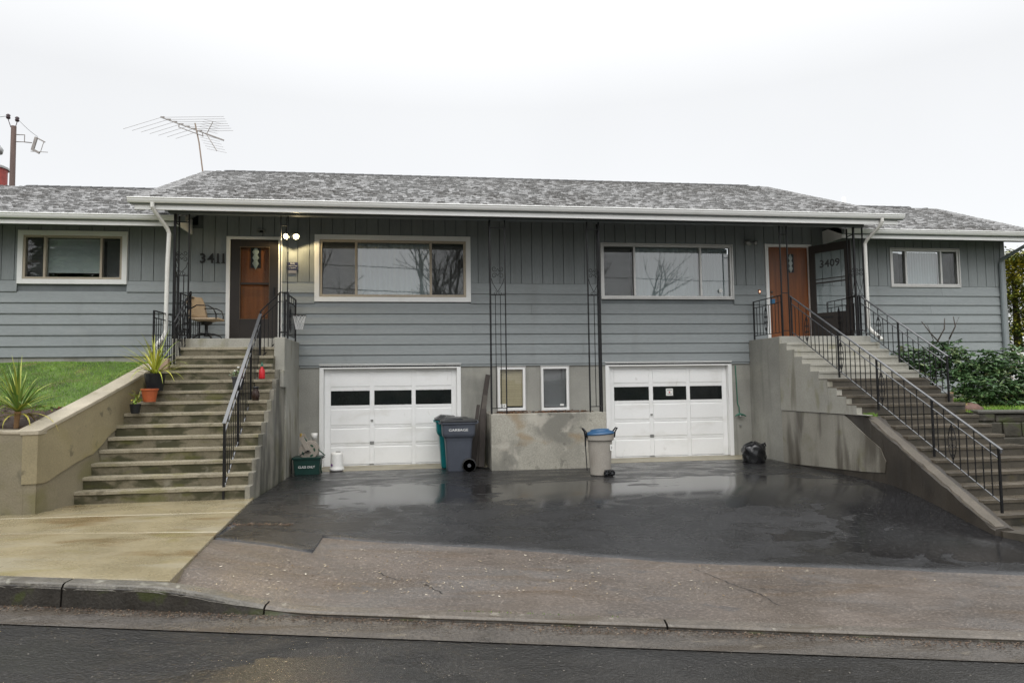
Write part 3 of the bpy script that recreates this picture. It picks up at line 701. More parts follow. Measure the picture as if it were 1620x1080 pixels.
diamond_lite(d1, -3.28, 4.35, YW+.053, .2, .42)
sd0, sd1, sz0, sz1 = x0+.078, x1-.078, 2.615, z1-.063
gl0, gl1, gz0, gz1 = sd0+.20, sd1-.18, 3.09, 4.55
m = MB(); ya_, yb_ = YW-.022, YW+.015
m.box(sd0, gl0, ya_, yb_, sz0, sz1); m.box(gl1, sd1, ya_, yb_, sz0, sz1); m.box(gl0, gl1, ya_, yb_, sz0, gz0); m.box(gl0, gl1, ya_, yb_, gz1, sz1); m.box(gl0, gl1, ya_+.004, yb_-.004, 3.79, 3.83)
s1 = m.build('storm_door', M_storm, house, (sd0, YW, sz0), bevel=.003, label='closed dark brown storm door with one tall glazed opening')
m = MB(); m.box(gl0, gl1, YW, YW+.004, gz0, 3.79); m.box(gl0, gl1, YW, YW+.004, 3.83, gz1); m.build('glass', M_glassd, s1)
m = MB()
for a, b, c, d in ((gl0-.012, gl0, gz0, gz1), (gl1, gl1+.012, gz0, gz1), (gl0-.012, gl1+.012, gz1, gz1+.012), (gl0-.012, gl1+.012, gz0-.012, gz0)): m.box(a, b, ya_-.006, ya_, c, d)
m.build('glazing_bead', mat('bead', (.10, .07, .045), .4), s1)
m = MB(); m.box(sd1-.09, sd1-.055, ya_-.03, ya_-.001, 3.57, 3.74); m.tube([(sd1-.072, ya_-.05, 3.60), (sd1-.072, ya_-.05, 3.71)], .012, 6); m.build('handle', M_black, s1)
m = MB(); m.box(x0+.03, x1-.03, YW-.12, YW+.1, 2.598, 2.612); m.build('threshold', M_alu, house)
casing(DOORS['b'])
x0, x1, z0, z1 = DOORS['b']
m = MB(); m.box(x0+.08, x1-.08, YW+.03, YW+.075, 2.61, z1-.065); d2 = m.build('front_door', M_wood, house, (x0, YW, 2.6), label='orange-brown wooden front door beside the open storm door')
diamond_lite(d2, 8.43, 4.36, YW+.028, .16, .42)
for zz, rr in ((3.70, .022), (3.60, .026)):
    m = MB(); m.lathe([(rr, 0), (rr, .012), (rr*.6, .02), (rr*.9, .04), (0, .05)], seg=12); m.v = [(x0+.15+p[0], YW+.03-p[2], zz+p[1]) for p in m.v]; m.build('door_knob', M_metal, d2, smooth=True)
m = MB(); m.box(x0+.11, x0+.22, YW+.01, YW+.028, 3.44, 3.54); m.build('blue_tag', mat('blue_card', (.04, .16, .3), .5), d2)
m = MB(); m.box(x0+.03, x1-.03, YW-.12, YW+.02, 2.598, 2.612); m.build('threshold', M_alu, house)
# open storm door swung out, hinged on the right jamb
hx, hy = x1-.07, YW-.03
ang = radians(-57); dv = V3(cos(ang), sin(ang), 0); nv = V3(-dv.y, dv.x, 0); DW = .93
def dp(u, z, q=0): p = V3(hx, hy, z)+dv*u+nv*q; return (p.x, p.y, p.z)
def dbox(m, u0, u1, za, zb, q0=-.018, q1=.018):
    m.hexa([dp(u0, za, q0), dp(u1, za, q0), dp(u1, za, q1), dp(u0, za, q1), dp(u0, zb, q0), dp(u1, zb, q0), dp(u1, zb, q1), dp(u0, zb, q1)])
m = MB(); zb0, zt0 = 2.63, 4.74
dbox(m, 0, .14, zb0, zt0); dbox(m, DW-.14, DW, zb0, zt0); dbox(m, .14, DW-.14, zb0, 3.20); dbox(m, .14, DW-.14, 4.56, zt0); dbox(m, .14, DW-.14, 3.86, 3.89, -.014, .014); dbox(m, .14, DW-.14, 3.95, 3.97, -.012, .012)
s2 = m.build('storm_door', M_storm, house, dp(0, zb0), bevel=.003, label='open dark storm door with house number lettering on its glass')
m = MB(); dbox(m, .14, DW-.14, 3.20, 3.86, -.003, .003); dbox(m, .14, DW-.14, 3.97, 4.56, -.003, .003); m.build('glass', M_glassd, s2)
M_numf = mat('faded_numerals', (.055, .058, .06), .5)
M_num = mat('dark_numerals', (.02, .02, .02), .5)
me = text_mesh('3409', .23, .002, 'CENTER'); me.materials.clear(); me.materials.append(M_numf)
nb = place('house_number', me, s2, dp(DW/2, 4.22, -.01), rot=(pi/2, 0, ang))
m = MB(); m.tube([dp(DW-.07, 3.55, -.04), dp(DW-.07, 3.70, -.04)], .012, 6); dbox(m, DW-.09, DW-.05, 3.53, 3.72, -.03, -.02); m.build('handle', M_black, s2)
m = MB(); dbox(m, .2, .5, 3.08, 3.115, -.03, -.0185); m.build('closer', M_black, s2)

# house numbers 3411 on the wall
me4 = []
xs_n = (-4.29, -4.135, -4.0, -3.893)
for ch, xx in zip('3411', xs_n):
    o = text('house_number', ch, .27, (xx, YW-.03, 4.225), M_num, house, sx=.95, ext=.008)
    if ch == '1':
        m = MB(); m.box(xx-.036, xx+.036, YW-.038, YW-.022, 4.225, 4.247); m.build('serif', M_num, o)
# garage doors ------------------------------------------------------------
def garage(x0, sheet_sign):
    g = MB(); a, b, c, d = x0, x0+2.89, -.0, 2.14; t = .085
    g.box(a, a+t, YW-.03, YW+.12, .06, d-t); g.box(b-t, b, YW-.03, YW+.12, .06, d-t); g.box(a, b, YW-.03, YW+.12, d-t, d)
    g.box(a-.012, b+.012, YW-.04, YW+.02, d, d+.012)
    trim = g.build('garage_frame', M_white, house, (x0, YW, 0), bevel=.005)
    ox = x0+.095; wd = 2.70
    slabm = MB(); yd = YW+.085
    cols = [(.12, .91), (1.0, 1.77), (1.85, 2.60)]; rows = [(.075, .47), (.51, .845), (.88, 1.245), (1.305, 1.605), (1.67, 1.99)]
    door = MB(); door.box(ox-.01, ox+wd+.01, yd+.012, yd+.05, .055, 2.06); door = door.build('garage_door', M_door, house, (ox, yd, .05), label='white panelled garage door with a row of three dark windows')
    xs = [-.005]+[v for c_ in cols for v in c_]+[wd+.005]
    secs = [(.055, .492), (.494, .862), (.864, 1.272), (1.274, 1.637), (1.639, 2.055)]
    for (s0, s1_), (r0, r1) in zip(secs, rows):
        for i in range(0, 8, 2):
            m = MB(); m.box(ox+xs[i], ox+xs[i+1], yd, yd+.0115, s0, s1_); m.build('stile', M_door, door, bevel=.002)
        for (c0, c1) in cols:
            m = MB(); m.box(ox+c0, ox+c1, yd, yd+.0115, s0, r0); m.box(ox+c0, ox+c1, yd, yd+.0115, r1, s1_); m.build('rail', M_door, door)
            m = MB(); m.prism([(yd+.0115, r0+.002), (yd+.0115, r1-.002), (yd+.008, r1-.006), (yd-.003, r1-.03), (yd-.003, r0+.03), (yd+.008, r0+.006)] if r0 != 1.305 else [(yd+.006, r0), (yd+.006, r1), (yd+.0118, r1), (yd+.0118, r0)], 'x', ox+c0+.003, ox+c1-.003)
            m.build('panel' if r0 != 1.305 else 'window_pane', M_door if r0 != 1.305 else M_gpane, door)
    m = MB(); m.box(ox+.93, ox+.975, yd-.03, yd-.001, .98, 1.01); m.build('handle', M_metal, door)
    m = MB(); m.box(ox+.91, ox+.995, yd-.012, yd-.001, .5, .56); m.box(ox+.9, ox+1.0, yd-.018, yd-.001, .09, .105); m.build('latch', M_metal, door)
    m = MB(); m.box(ox-.01, ox+wd+.01, yd-.004, yd+.04, .042, .056); m.build('bottom_seal', M_rubber, door)
    if sheet_sign:
        m = MB(); m.box(ox+1.30, ox+1.46, yd+.002, yd+.0055, 1.40, 1.555); p = m.build('paper_notice', M_signt, door)
        m = MB(); m.box(ox+1.32, ox+1.44, yd+.0005, yd+.0018, 1.515, 1.525); m.box(ox+1.33, ox+1.43, yd+.0005, yd+.0018, 1.43, 1.438); m.build('print_line', M_num, p)
        m = MB(); m.lathe([(.018, 0), (.018, .001)], seg=10); m.v = [(ox+1.38+q[0], yd+.0018-q[2], 1.475+q[1]) for q in m.v]; m.build('red_emblem', M_red, p)
garage(-1.995, False); garage(4.022, True)

# ------------------------------------------------------------------ roof
PT = .43
def shingles(name, rows):
    """rows: function list (xl(y), xr(y), y0, z0, y1)"""
    m = MB()
    xl, xr, y0, z0, y1 = rows
    Ls = sqrt((y1-y0)**2*(1+PT*PT)); n = int(Ls/.10); ny = y1-y0
    nrm = V3(0, -PT, 1).normalized(); sl = V3(0, 1, PT).normalized()
    for i in range(n):
        s = i*.10; off = random.uniform(0, .3); yb = y0+s*sl.y
        x = xl(yb)-off
        while x < xr(yb):
            w = random.choice((.05, .07, .09, .12, .15)); a, b = max(x, xl(yb)), min(x+w-.008, xr(yb)); x += w
            if b-a < .02: continue
            th = random.uniform(.006, .014)+(random.uniform(.01, .03) if random.random() < .28 else 0); jit = random.uniform(-.025, .02)
            bp = V3(0, y0, z0)+sl*(s+jit); tp = V3(0, y0, z0)+sl*(s+.125)
            r_ = min(1, max(0, random.gauss(.55, .15)))
            if min(a-xl(yb), xr(yb)-b) < .25: th = .008
            p = [V3(a, bp.y, bp.z), V3(b, bp.y, bp.z), V3(b, tp.y, tp.z), V3(a, tp.y, tp.z)]
            lift = nrm*(th+.004)
            q = [p[0]+lift, p[1]+lift+nrm*random.uniform(-.004, .004), p[2]+nrm*.005, p[3]+nrm*.005]
            m.add(p+q, [(4, 5, 6, 7), (0, 1, 5, 4), (1, 2, 6, 5), (3, 0, 4, 7)], r_)
    return m
def roof(xl, xr, y0, z0, y1, ridge_x):
    c = lambda y: z0+(y-y0)*PT
    m = MB(); a0, a1, b0, b1 = xl(y0), xl(y1), xr(y0), xr(y1)
    top = [(a0, y0, z0), (b0, y0, z0), (b1, y1, c(y1)), (a1, y1, c(y1))]
    bk = [(b1, 2*y1-y0, z0), (a1, 2*y1-y0, z0)]
    m.add(top+bk+[(p[0], p[1], p[2]-.11) for p in top+bk], [(0, 1, 2, 3), (3, 2, 4, 5), (6, 9, 8, 7), (9, 11, 10, 8), (0, 6, 7, 1), (1, 7, 8, 2), (0, 3, 9, 6), (2, 8, 10, 4), (3, 5, 11, 9), (4, 10, 11, 5)])
    rf = m.build('roof', M_under, house)
    shingles('shingles', (xl, xr, y0, z0, y1)).build('shingles', M_roof, rf, stuff=True)
    m = MB(); x = ridge_x[0]
    while x < ridge_x[1]:
        m.add([(x, y1-.12, c(y1)-.12*PT+.022), (x+.24, y1-.12, c(y1)-.12*PT+.028), (x+.24, y1, c(y1)+.04), (x, y1, c(y1)+.032), (x+.24, y1+.12, c(y1)-.03), (x, y1+.12, c(y1)-.03)], [(0, 1, 2, 3), (3, 2, 4, 5)]); x += .235
    m.build('ridge_caps', M_ridge, rf)
    return rf
MY, MZ, RY = 12.74, 5.085, 17.0
rf_main = roof(lambda y: -5.05, lambda y: 10.0-.7*(y-MY)/(RY-MY), MY, MZ, RY, (-4.6, 8.6))
WY, WZ = 13.64, 4.985
roof(lambda y: XL-.6, lambda y: -4.4, WY, WZ, RY+.02, (-9.0, -4.4))
rf_r = roof(lambda y: 9.22, lambda y: 14.32, WY, WZ, RY+.02, (9.3, 13.5))
# gable walls of the raised middle roof
for xg in (-4.42, 9.24):
    m = MB(); m.prism([(13.1, 4.95), (17., 6.35+.2), (17., 6.83), (13.1, 5.13)], 'x', xg-.05, xg+.05); m.build('gable_wall', M_sid, house)
# fascias, gutters, beams
def gutter(a, b, y, z, mname='gutter'):
    m = MB(); pr = [(y, z), (y-.105, z), (y-.11, z-.012), (y-.095, z-.03), (y-.092, z-.05), (y-.07, z-.088), (y-.06, z-.092), (y, z-.092)]
    m.prism(pr, 'x', a, b); g = m.build('gutter', M_gut, house, (a, y, z)); 
    return g
gutter(-5.07, 9.98, 12.76, 5.09); gutter(XL, -4.57, 13.655, 4.99); gutter(9.27, 14.4, 13.655, 4.99)
m = MB(); m.box(-4.98, 9.88, 12.765, 12.80, 4.89, 5.06); m.build('fascia', M_white, house, bevel=.003)
m = MB(); m.box(XL, -4.5, 13.66, 13.69, 4.80, 4.97); m.box(-4.53, -4.5, 13.69, 14.38, 4.80, 5.1); m.build('fascia', M_white, house)
m = MB(); m.box(9.22, 14.32, 13.66, 13.69, 4.80, 4.97); m.box(9.22, 9.25, 13.69, 14.38, 4.80, 5.1); m.build('fascia', M_white, house)
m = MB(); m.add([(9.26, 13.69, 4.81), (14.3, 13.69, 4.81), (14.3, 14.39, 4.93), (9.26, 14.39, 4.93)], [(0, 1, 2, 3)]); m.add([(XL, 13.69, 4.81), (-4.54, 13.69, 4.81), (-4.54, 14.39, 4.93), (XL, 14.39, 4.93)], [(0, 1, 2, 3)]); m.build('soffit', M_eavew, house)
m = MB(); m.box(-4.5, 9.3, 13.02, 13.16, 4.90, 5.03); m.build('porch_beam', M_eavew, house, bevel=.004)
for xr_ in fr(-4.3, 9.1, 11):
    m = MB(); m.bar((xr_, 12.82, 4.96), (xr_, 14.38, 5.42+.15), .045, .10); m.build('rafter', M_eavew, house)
m = MB(); m.box(-4.98, -4.95, 12.8, 12.83, 4.89, 5.0); m.prism([(12.78, 4.97), (17, 6.79), (17, 6.9), (12.78, 5.07)], 'x', -5.04, -5.0); m.build('rake_board', M_white, house)
def spout(pts, m_, r=.036, par=house):
    m = MB(); m.tube(pts, r, 8); return m.build('downspout', m_, par, pts[0], smooth=False)
M_pipe = mat('white_pipe', (.66, .65, .61), .4, .05)
spout([(-4.66, 12.71, 5.0), (-4.66, 12.71, 4.93), (-4.64, 12.76, 4.86), (-4.50, 13.0, 4.60), (-4.48, 13.03, 4.52), (-4.5, 13.03, 3.9), (-4.51, 13.03, 2.74), (-4.53, 12.98, 2.62), (-4.56, 12.72, 2.45), (-4.55, 12.62, 2.38), (-4.55, 12.55, 2.03)], M_pipe)
spout([(9.49, 12.71, 5.0), (9.49, 12.71, 4.94), (9.485, 12.74, 4.88), (9.37, 13.05, 4.62), (9.36, 13.1, 4.55), (9.36, 13.1, 3.6), (9.36, 13.1, 2.80), (9.38, 13.06, 2.72), (9.43, 12.85, 2.55), (9.44, 12.8, 2.5)], M_pipe)
M_dsp = mat('grey_downspout', (.20, .225, .235), .45, .06)
spout([(13.86, 13.6, 4.90), (13.86, 13.6, 4.83), (13.84, 13.68, 4.74), (13.74, 14.28, 4.50), (13.73, 14.34, 4.42), (13.72, 14.34, 3.0), (13.72, 14.34, 1.25)], M_dsp, .042)
m = MB(); m.lathe([(.05, 0), (.05, .38), (.0, .381)], (11.0, 16.15, 6.05), 10); m.build('vent_pipe', M_white, rf_r, smooth=True)

# fixtures on the wall -----------------------------------------------------
fl = thing('flood_light', (-2.55, YW-.02, 4.78), 'lit twin floodlight on the wall right of the brown door', 'floodlight')
m = MB(); m.lathe([(.06, 0), (.06, .03), (.03, .045), (0, .046)], seg=14); m.v = [(-2.53+p[0], YW-.02-p[2], 4.80+p[1]) for p in m.v]; m.build('wall_plate', M_signt, fl)
for sgn in (-1, 1):
    c0 = V3(-2.53+sgn*.02, YW-.06, 4.80); c1 = V3(-2.53+sgn*.075, YW-.17, 4.79); ax = V3(sgn*.22, -.75, -.5).normalized()
    m = MB(); m.tube([c0, (c0+c1)/2+V3(0, -.02, .0), c1, c1+ax*.02, c1+ax*.09], [.012, .012, .02, .04, .062], 12, cap=False); hd = m.build('lamp_head', M_signt, fl, smooth=True)
    m = MB(); q = c1+ax*.075; m.lathe([(0, -.034), (.024, -.022), (.034, 0), (.024, .022), (0, .034)], q, 12); m.build('bulb', M_bulb, hd, smooth=True)
    ld = bpy.data.lights.new('flood_lamp', 'SPOT'); ld.energy = 25; ld.color = (1, .78, .42); ld.spot_size = radians(165); ld.spot_blend = .25; ld.shadow_soft_size = .045
    lo = bpy.data.objects.new('flood_lamp', ld); COL.objects.link(lo); lo.parent = fl; lo.location = (q+ax*.05)-WP[fl]; lo.rotation_euler = V3(sgn*.35, -.35, -1).to_track_quat('-Z', 'Y').to_euler()
    ld = bpy.data.lights.new('flood_beam', 'SPOT'); ld.energy = 45; ld.color = (1, .74, .38); ld.spot_size = radians(64); ld.spot_blend = .6; ld.shadow_soft_size = .05
    lo = bpy.data.objects.new('flood_beam', ld); COL.objects.link(lo); lo.parent = fl; lo.location = (q+ax*.06)-WP[fl]; lo.rotation_euler = V3(.12+sgn*.06, -.88, -.46).to_track_quat('-Z', 'Y').to_euler()
al = thing('security_sign', (-2.54, YW-.03, 4.05), 'small navy security sign under the lit floodlights', 'sign')
m = MB(); m.box(-2.65, -2.43, YW-.036, YW-.03, 4.09, 4.25); p = m.build('plate', M_sign, al)
text('lettering', 'THIS', .045, (-2.54, YW-.038, 4.207), M_letter, p, ext=.0006); text('lettering', 'IS PROTECTED', .029, (-2.54, YW-.038, 4.165), M_letter, p, ext=.0006); text('lettering', 'BY SECURITY', .024, (-2.54, YW-.038, 4.125), M_letter, p, ext=.0006)
m = MB(); m.box(-2.62, -2.46, YW-.0345, YW-.03, 4.02, 4.088); m.build('lower_plate', mat('grey_plate', (.22, .22, .26), .5), al)
ca = thing('door_camera', (-3.17, YW-.02, 4.86), 'tiny pale bracket mounted above the brown storm door', 'bracket')
m = MB(); m.box(-3.23, -3.09, YW-.05, YW-.014, 4.90, 4.925); m.box(-3.23, -3.205, YW-.05, YW-.014, 4.85, 4.90); m.box(-3.115, -3.09, YW-.05, YW-.014, 4.85, 4.90); m.build('bracket', M_metal, ca); m = MB(); m.box(-3.19, -3.13, YW-.045, YW-.014, 4.86, 4.898); m.build('housing', M_black, ca)
fl2 = thing('flood_light', (7.42, YW-.02, 4.80), 'unlit pale twin floodlight left of the orange wooden door', 'floodlight')
m = MB(); m.lathe([(.075, 0), (.075, .02), (.03, .04), (0, .041)], seg=14); m.v = [(7.42+p[0], YW-.015-p[2], 4.82+p[1]) for p in m.v]; m.build('wall_plate', M_metal, fl2)
for sgn in (-1, 1):
    m = MB(); m.tube([(7.42+sgn*.03, YW-.05, 4.82), (7.42+sgn*.06, YW-.09, 4.81), (7.42+sgn*.10, YW-.15, 4.79), (7.42+sgn*.115, YW-.17, 4.785)], [.012, .03, .058, .06], 12); m.build('lamp_head', M_metal, fl2, smooth=True)
bl = thing('door_bell', (7.63, YW-.02, 3.69), 'small glowing doorbell button left of the orange wooden door', 'doorbell')
m = MB(); m.box(7.605, 7.655, YW-.04, YW-.018, 3.65, 3.75); m.build('housing', M_rust, bl); m = MB(); m.lathe([(.016, 0), (.016, .01), (0, .014)], seg=10, sy=1.7); m.v = [(7.63+p[0], YW-.04-p[2], 3.70+p[1]) for p in m.v]; m.build('button', M_led, bl)
bl2 = thing('door_bell', (-2.6, YW-.02, 3.66), 'small pale doorbell button right of the brown storm door', 'doorbell')
m = MB(); m.box(-2.625, -2.58, YW-.04, YW-.018, 3.62, 3.71); m.build('housing', M_metal, bl2); m = MB(); m.lathe([(.012, 0), (.012, .008), (0, .01)], seg=10); m.v = [(-2.602+p[0], YW-.04-p[2], 3.665+p[1]) for p in m.v]; m.build('button', M_signt, bl2)
hb = thing('hose_bib', (7.05, YW, .9), 'green outdoor tap with a vertical green pipe beside the right garage', 'tap')
m = MB(); m.tube([(7.05, YW-.04, .95), (7.05, YW-.04, 1.12), (7.02, YW-.03, 1.2), (7.0, YW-.02, 2.05)], .012, 6); m.build('pipe', M_bib, hb)
m = MB(); m.tube([(6.93, YW-.09, .93), (6.98, YW-.08, .96), (7.05, YW-.06, .97), (7.13, YW-.08, .955), (7.18, YW-.09, .92)], [.012, .02, .03, .02, .010], 7); m.build('tap_body', M_bib, hb, smooth=True)
m = MB(); m.tube([(7.05, YW-.06, .96), (7.05, YW-.1, .91)], .018, 8); m.lathe([(.022, 0), (.022, .03)], (7.07, YW-.04, .71), 8); m.build('spout', M_metal, hb)

# ------------------------------------------------------------------ left stairs
ls = thing('concrete_stairs', (-3.5, 11.7, 0), 'left concrete stairs with mossy risers rising to the brown storm door', 'stairs')
def step(par, x0, x1, y0, y1, z, zb, m_, taper=0, nose=.018):
    m = MB(); h = z-.05
    m.hexa([(x0, y0+nose, zb), (x1, y0+nose, zb), (x1, y1, zb), (x0, y1, zb), (x0, y0+nose, h), (x1, y0+nose, h), (x1, y1, h), (x0, y1, h)])
    st_ = m.build('step', m_, par, (x0, y0, z))
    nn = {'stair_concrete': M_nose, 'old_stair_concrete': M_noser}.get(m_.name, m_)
    m = MB(); rr = [[(lerp(x0, x1, t), y0+.004*noise2(lerp(x0, x1, t)*9, z*7), h-.003*noise2(lerp(x0, x1, t)*5, z)), (lerp(x0, x1, t), y0+.004*noise2(lerp(x0, x1, t)*9, z*7), z-.004*abs(noise2(lerp(x0, x1, t)*7, z*3))), (lerp(x0, x1, t), y1, z), (lerp(x0, x1, t), y1, h)] for t in fr(0, 1, 24)]
    m.loft(rr).build('tread', nn, st_, bevel=.005)
    return st_
m = MB(); m.box(-4.40, -2.40, 13.03, YW-.002, -.2, 2.6); m.build('landing', M_conru, ls, bevel=.008)
lsteps = [(2.43, 12.82, -4.20, -2.55), (2.265, 12.62, -4.20, -2.55), (2.11, 12.52, -4.25, -2.55)]
yp = 13.03
for z, y, a, b in lsteps: step(ls, a, b, y, yp+.0, z, z-.24, M_conl); yp = y+.02
for k in range(11):
    z = 2.014-.175*k; y = 12.505-.2025*k
    xl_ = lerp(-4.52, -4.86, k/10); xr = -2.50
    step(ls, xl_, xr, y, y+.2025+.03 if k else 13.02, z, -.15, M_conl)
m = MB(); prof = [(13.02, -.25), (13.02, 2.02)]
for k in range(11):
    z = 2.014-.175*k; y = 12.505-.2025*k
    prof += [(y, z+.0), (y, z-.175 if k < 10 else -.25)]
m.prism(prof, 'x', -2.502, -2.43); m.build('side_wall', M_sidew, ls, bevel=.006)
m = MB(); m.box(-2.57, -2.385, 12.78, 13.028, 1.95, 2.6); m.box(-2.55, -2.37, 12.62, 13.0, 1.70, 2.0); m.build('pier', M_conru, ls, bevel=.008)
m = MB(); m.box(-4.64, -4.22, 12.52, 14.38, 1.6, 2.02); m.build('side_block', M_conl, ls, bevel=.008)
wb = thing('wooden_block', (-4.38, 12.6, 2.02), 'short tan block behind the yellow spiky potted plant', 'block')
m = MB(); m.box(-4.46, -4.30, 12.56, 12.66, 2.02, 2.22); m.build('block', mat('tan_block', (.36, .26, .18), .6), wb, bevel=.006)

# retaining wall on the left
rw = thing('retaining_wall', (-4.9, 9.7, 0), 'tan stained concrete retaining wall holding the lawn left of the stairs', 'retaining wall')
def rx(y): return lerp(-4.88, -4.55, (y-9.65)/3.1)     # stair-side face
def rz(y): return 1.175+.302*(y-9.65)-.02*sin(pi*(y-9.65)/3.2)
n = 16; m = MB(); rings = []
for y in fr(9.68, 12.86, n): rings.append([(rx(y)-.30, y, -.3), (rx(y)-.02, y, -.3), (rx(y)-.02, y, rz(y)-.05), (rx(y)-.30, y, rz(y)-.05)])
m.loft(rings).build('wall_core', M_retl, rw)
m = MB(); rings = []
for y in fr(9.66, 12.88, n): rings.append([(rx(y)-.27, y, rz(y)-.055), (rx(y)+.012, y, rz(y)-.055), (rx(y)+.012, y, rz(y)), (rx(y)-.27, y, rz(y)+.004)])
m.loft(rings).build('coping', M_cop, rw, bevel=.01)
# raised plaster patch with an irregular lower edge
m = MB(); ups = []; los = []
for i, y in enumerate(fr(9.665, 12.85, 26)):
    t = (y-9.665)/3.185
    zlo = [.50, .50, .58, .66, .70, .76, .88, 1.02, 1.12, 1.22, 1.34, 1.45, 1.56, 1.68][int(t*13)]; z2 = [.50, .50, .58, .66, .70, .76, .88, 1.02, 1.12, 1.22, 1.34, 1.45, 1.56, 1.68, 1.7][int(t*13)+1]
    zl_ = lerp(zlo, z2, t*13-int(t*13))+.015*noise2(y*6, 2)
    ups.append((rx(y), y, rz(y)-.056)); los.append((rx(y), y, zl_))
for i in range(26):
    a, b, c, d = los[i], los[i+1], ups[i+1], ups[i]
    I = lambda p: (p[0]-.025, p[1], p[2])
    m.add([a, b, c, d, I(a), I(b)], [(0, 1, 2, 3), (0, 4, 5, 1)])
m.build('plaster_band', M_retw, rw)
# street-side wall running left with a chamfered corner
CX, CY = -5.02, 9.62
def fwp(t, q=0): return (CX-t*.988, CY+t*.152+q)
m = MB(); rings = []
for t in fr(0, 9, 8): a = fwp(t); b = fwp(t, .3); rings.append([(a[0], a[1], -.3), (a[0], a[1], 1.14+.02*t), (b[0], b[1], 1.14+.02*t), (b[0], b[1], -.3)])
m.loft(rings).build('street_wall', M_retl, rw)
m = MB(); rings = []
for t in fr(-.02, 9, 8): a = fwp(t, -.012); b = fwp(t, .26); rings.append([(a[0], a[1], 1.135+.02*t), (a[0], a[1], 1.18+.02*t), (b[0], b[1], 1.185+.02*t), (b[0], b[1], 1.135+.02*t)])
m.loft(rings).build('coping', M_cop, rw, bevel=.01)
m = MB(); m.prism([(-5.03, 9.62), (-4.885, 9.655), (-4.9, 9.76), (-5.05, 9.76)], 'z', -.3, 1.12); m.build('corner_base', M_retl, rw)
m = MB(); m.prism([(-5.035, 9.605), (-4.87, 9.64), (-4.87, 9.7), (-5.04, 9.7)], 'z', .50, 1.125); m.build('corner_patch', M_retw, rw)
m = MB(); m.prism([(-5.06, 9.59), (-4.86, 9.63), (-4.86, 9.9), (-5.15, 9.9)], 'z', 1.126, 1.186); m.build('corner_cap', M_cop, rw, bevel=.008)

# ------------------------------------------------------------------ right stairs
rs = thing('concrete_stairs', (8.4, 11, 0), 'right dark concrete stairs descending from the orange door to the street', 'stairs')
m = MB(); m.box(7.345, 9.32, 13.0, YW-.002, -.2, 2.6); m.build('landing', M_conc, rs, bevel=.008)
for k in range(1, 11):
    y = 13.0-.265*k; z = 2.6-.1465*k
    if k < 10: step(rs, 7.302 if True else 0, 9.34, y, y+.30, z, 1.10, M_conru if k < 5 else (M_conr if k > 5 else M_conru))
m = MB(); prof = [(13.04, 1.105), (13.04, 2.6), (13.0, 2.6)]
for k in range(1, 11): y = 13.0-.265*k; prof += [(y+.265+.012, 2.6-.1465*k-.02), (y+.012, 2.6-.1465*k-.02)]
prof += [(10.36, 1.105)]
m.prism(prof, 'x', 7.30, 7.40); m.build('upper_side_wall', M_conru, rs)
zk = [1.085, .945, .80, .645, .49, .335, .185, .03, -.12]
for i, z in enumerate(zk):
    y = 10.35-.2665*i
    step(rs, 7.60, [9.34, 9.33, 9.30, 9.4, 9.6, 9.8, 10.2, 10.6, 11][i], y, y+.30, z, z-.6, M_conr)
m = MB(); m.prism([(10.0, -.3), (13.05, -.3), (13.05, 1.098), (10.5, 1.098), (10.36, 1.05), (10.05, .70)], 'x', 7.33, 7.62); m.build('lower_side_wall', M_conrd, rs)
# sloping cheek wall with crumbled top
m = MB(); rings = []
random.seed(11)
for y in fr(10.50, 7.98, 26):
    zt = 1.10-.537*(10.48-y); w1, w2 = [random.uniform(-.012, .012) for _ in range(2)]
    rings.append([(7.327, y, -.9), (7.327+abs(w1), y, zt-.03+w1), (7.36+w2, y, zt+w2*.6), (7.52, y, zt+.01+w1*.6), (7.63, y, zt-.03), (7.63, y, -.9)])
m.loft(rings).build('cheek_wall', M_conrd, rs)
m = MB(); rings = []
for y in fr(10.46, 8.0, 26):
    zt = 1.10-.537*(10.48-y); w = random.uniform(-.012, .012)
    rings.append([(7.345+w, y, zt-.02), (7.36+w, y, zt+.012+w*.4), (7.5, y, zt+.018), (7.51, y, zt-.02)])
m.loft(rings).build('cheek_coping', mat('worn_coping', (.088, .074, .056), .5, .2, 3, .4, .5, 40, stains=[((.08, .07, .05), (5, 5, 5), .5, .66, .8)]), rs)
# dark coat patch boundary on the cheek: pale render patch left showing
m = MB(); poly = [(13.04, .04), (13.05, 1.09), (11.0, 1.09), (10.72, .93), (10.45, .78), (10.1, .60), (9.98, .40), (10.02, .22), (10.6, .17), (11.6, .12)]
m.prism([(p[0], p[1]) for p in poly], 'x', 7.316, 7.331); m.build('render_patch', M_conrl, rs)

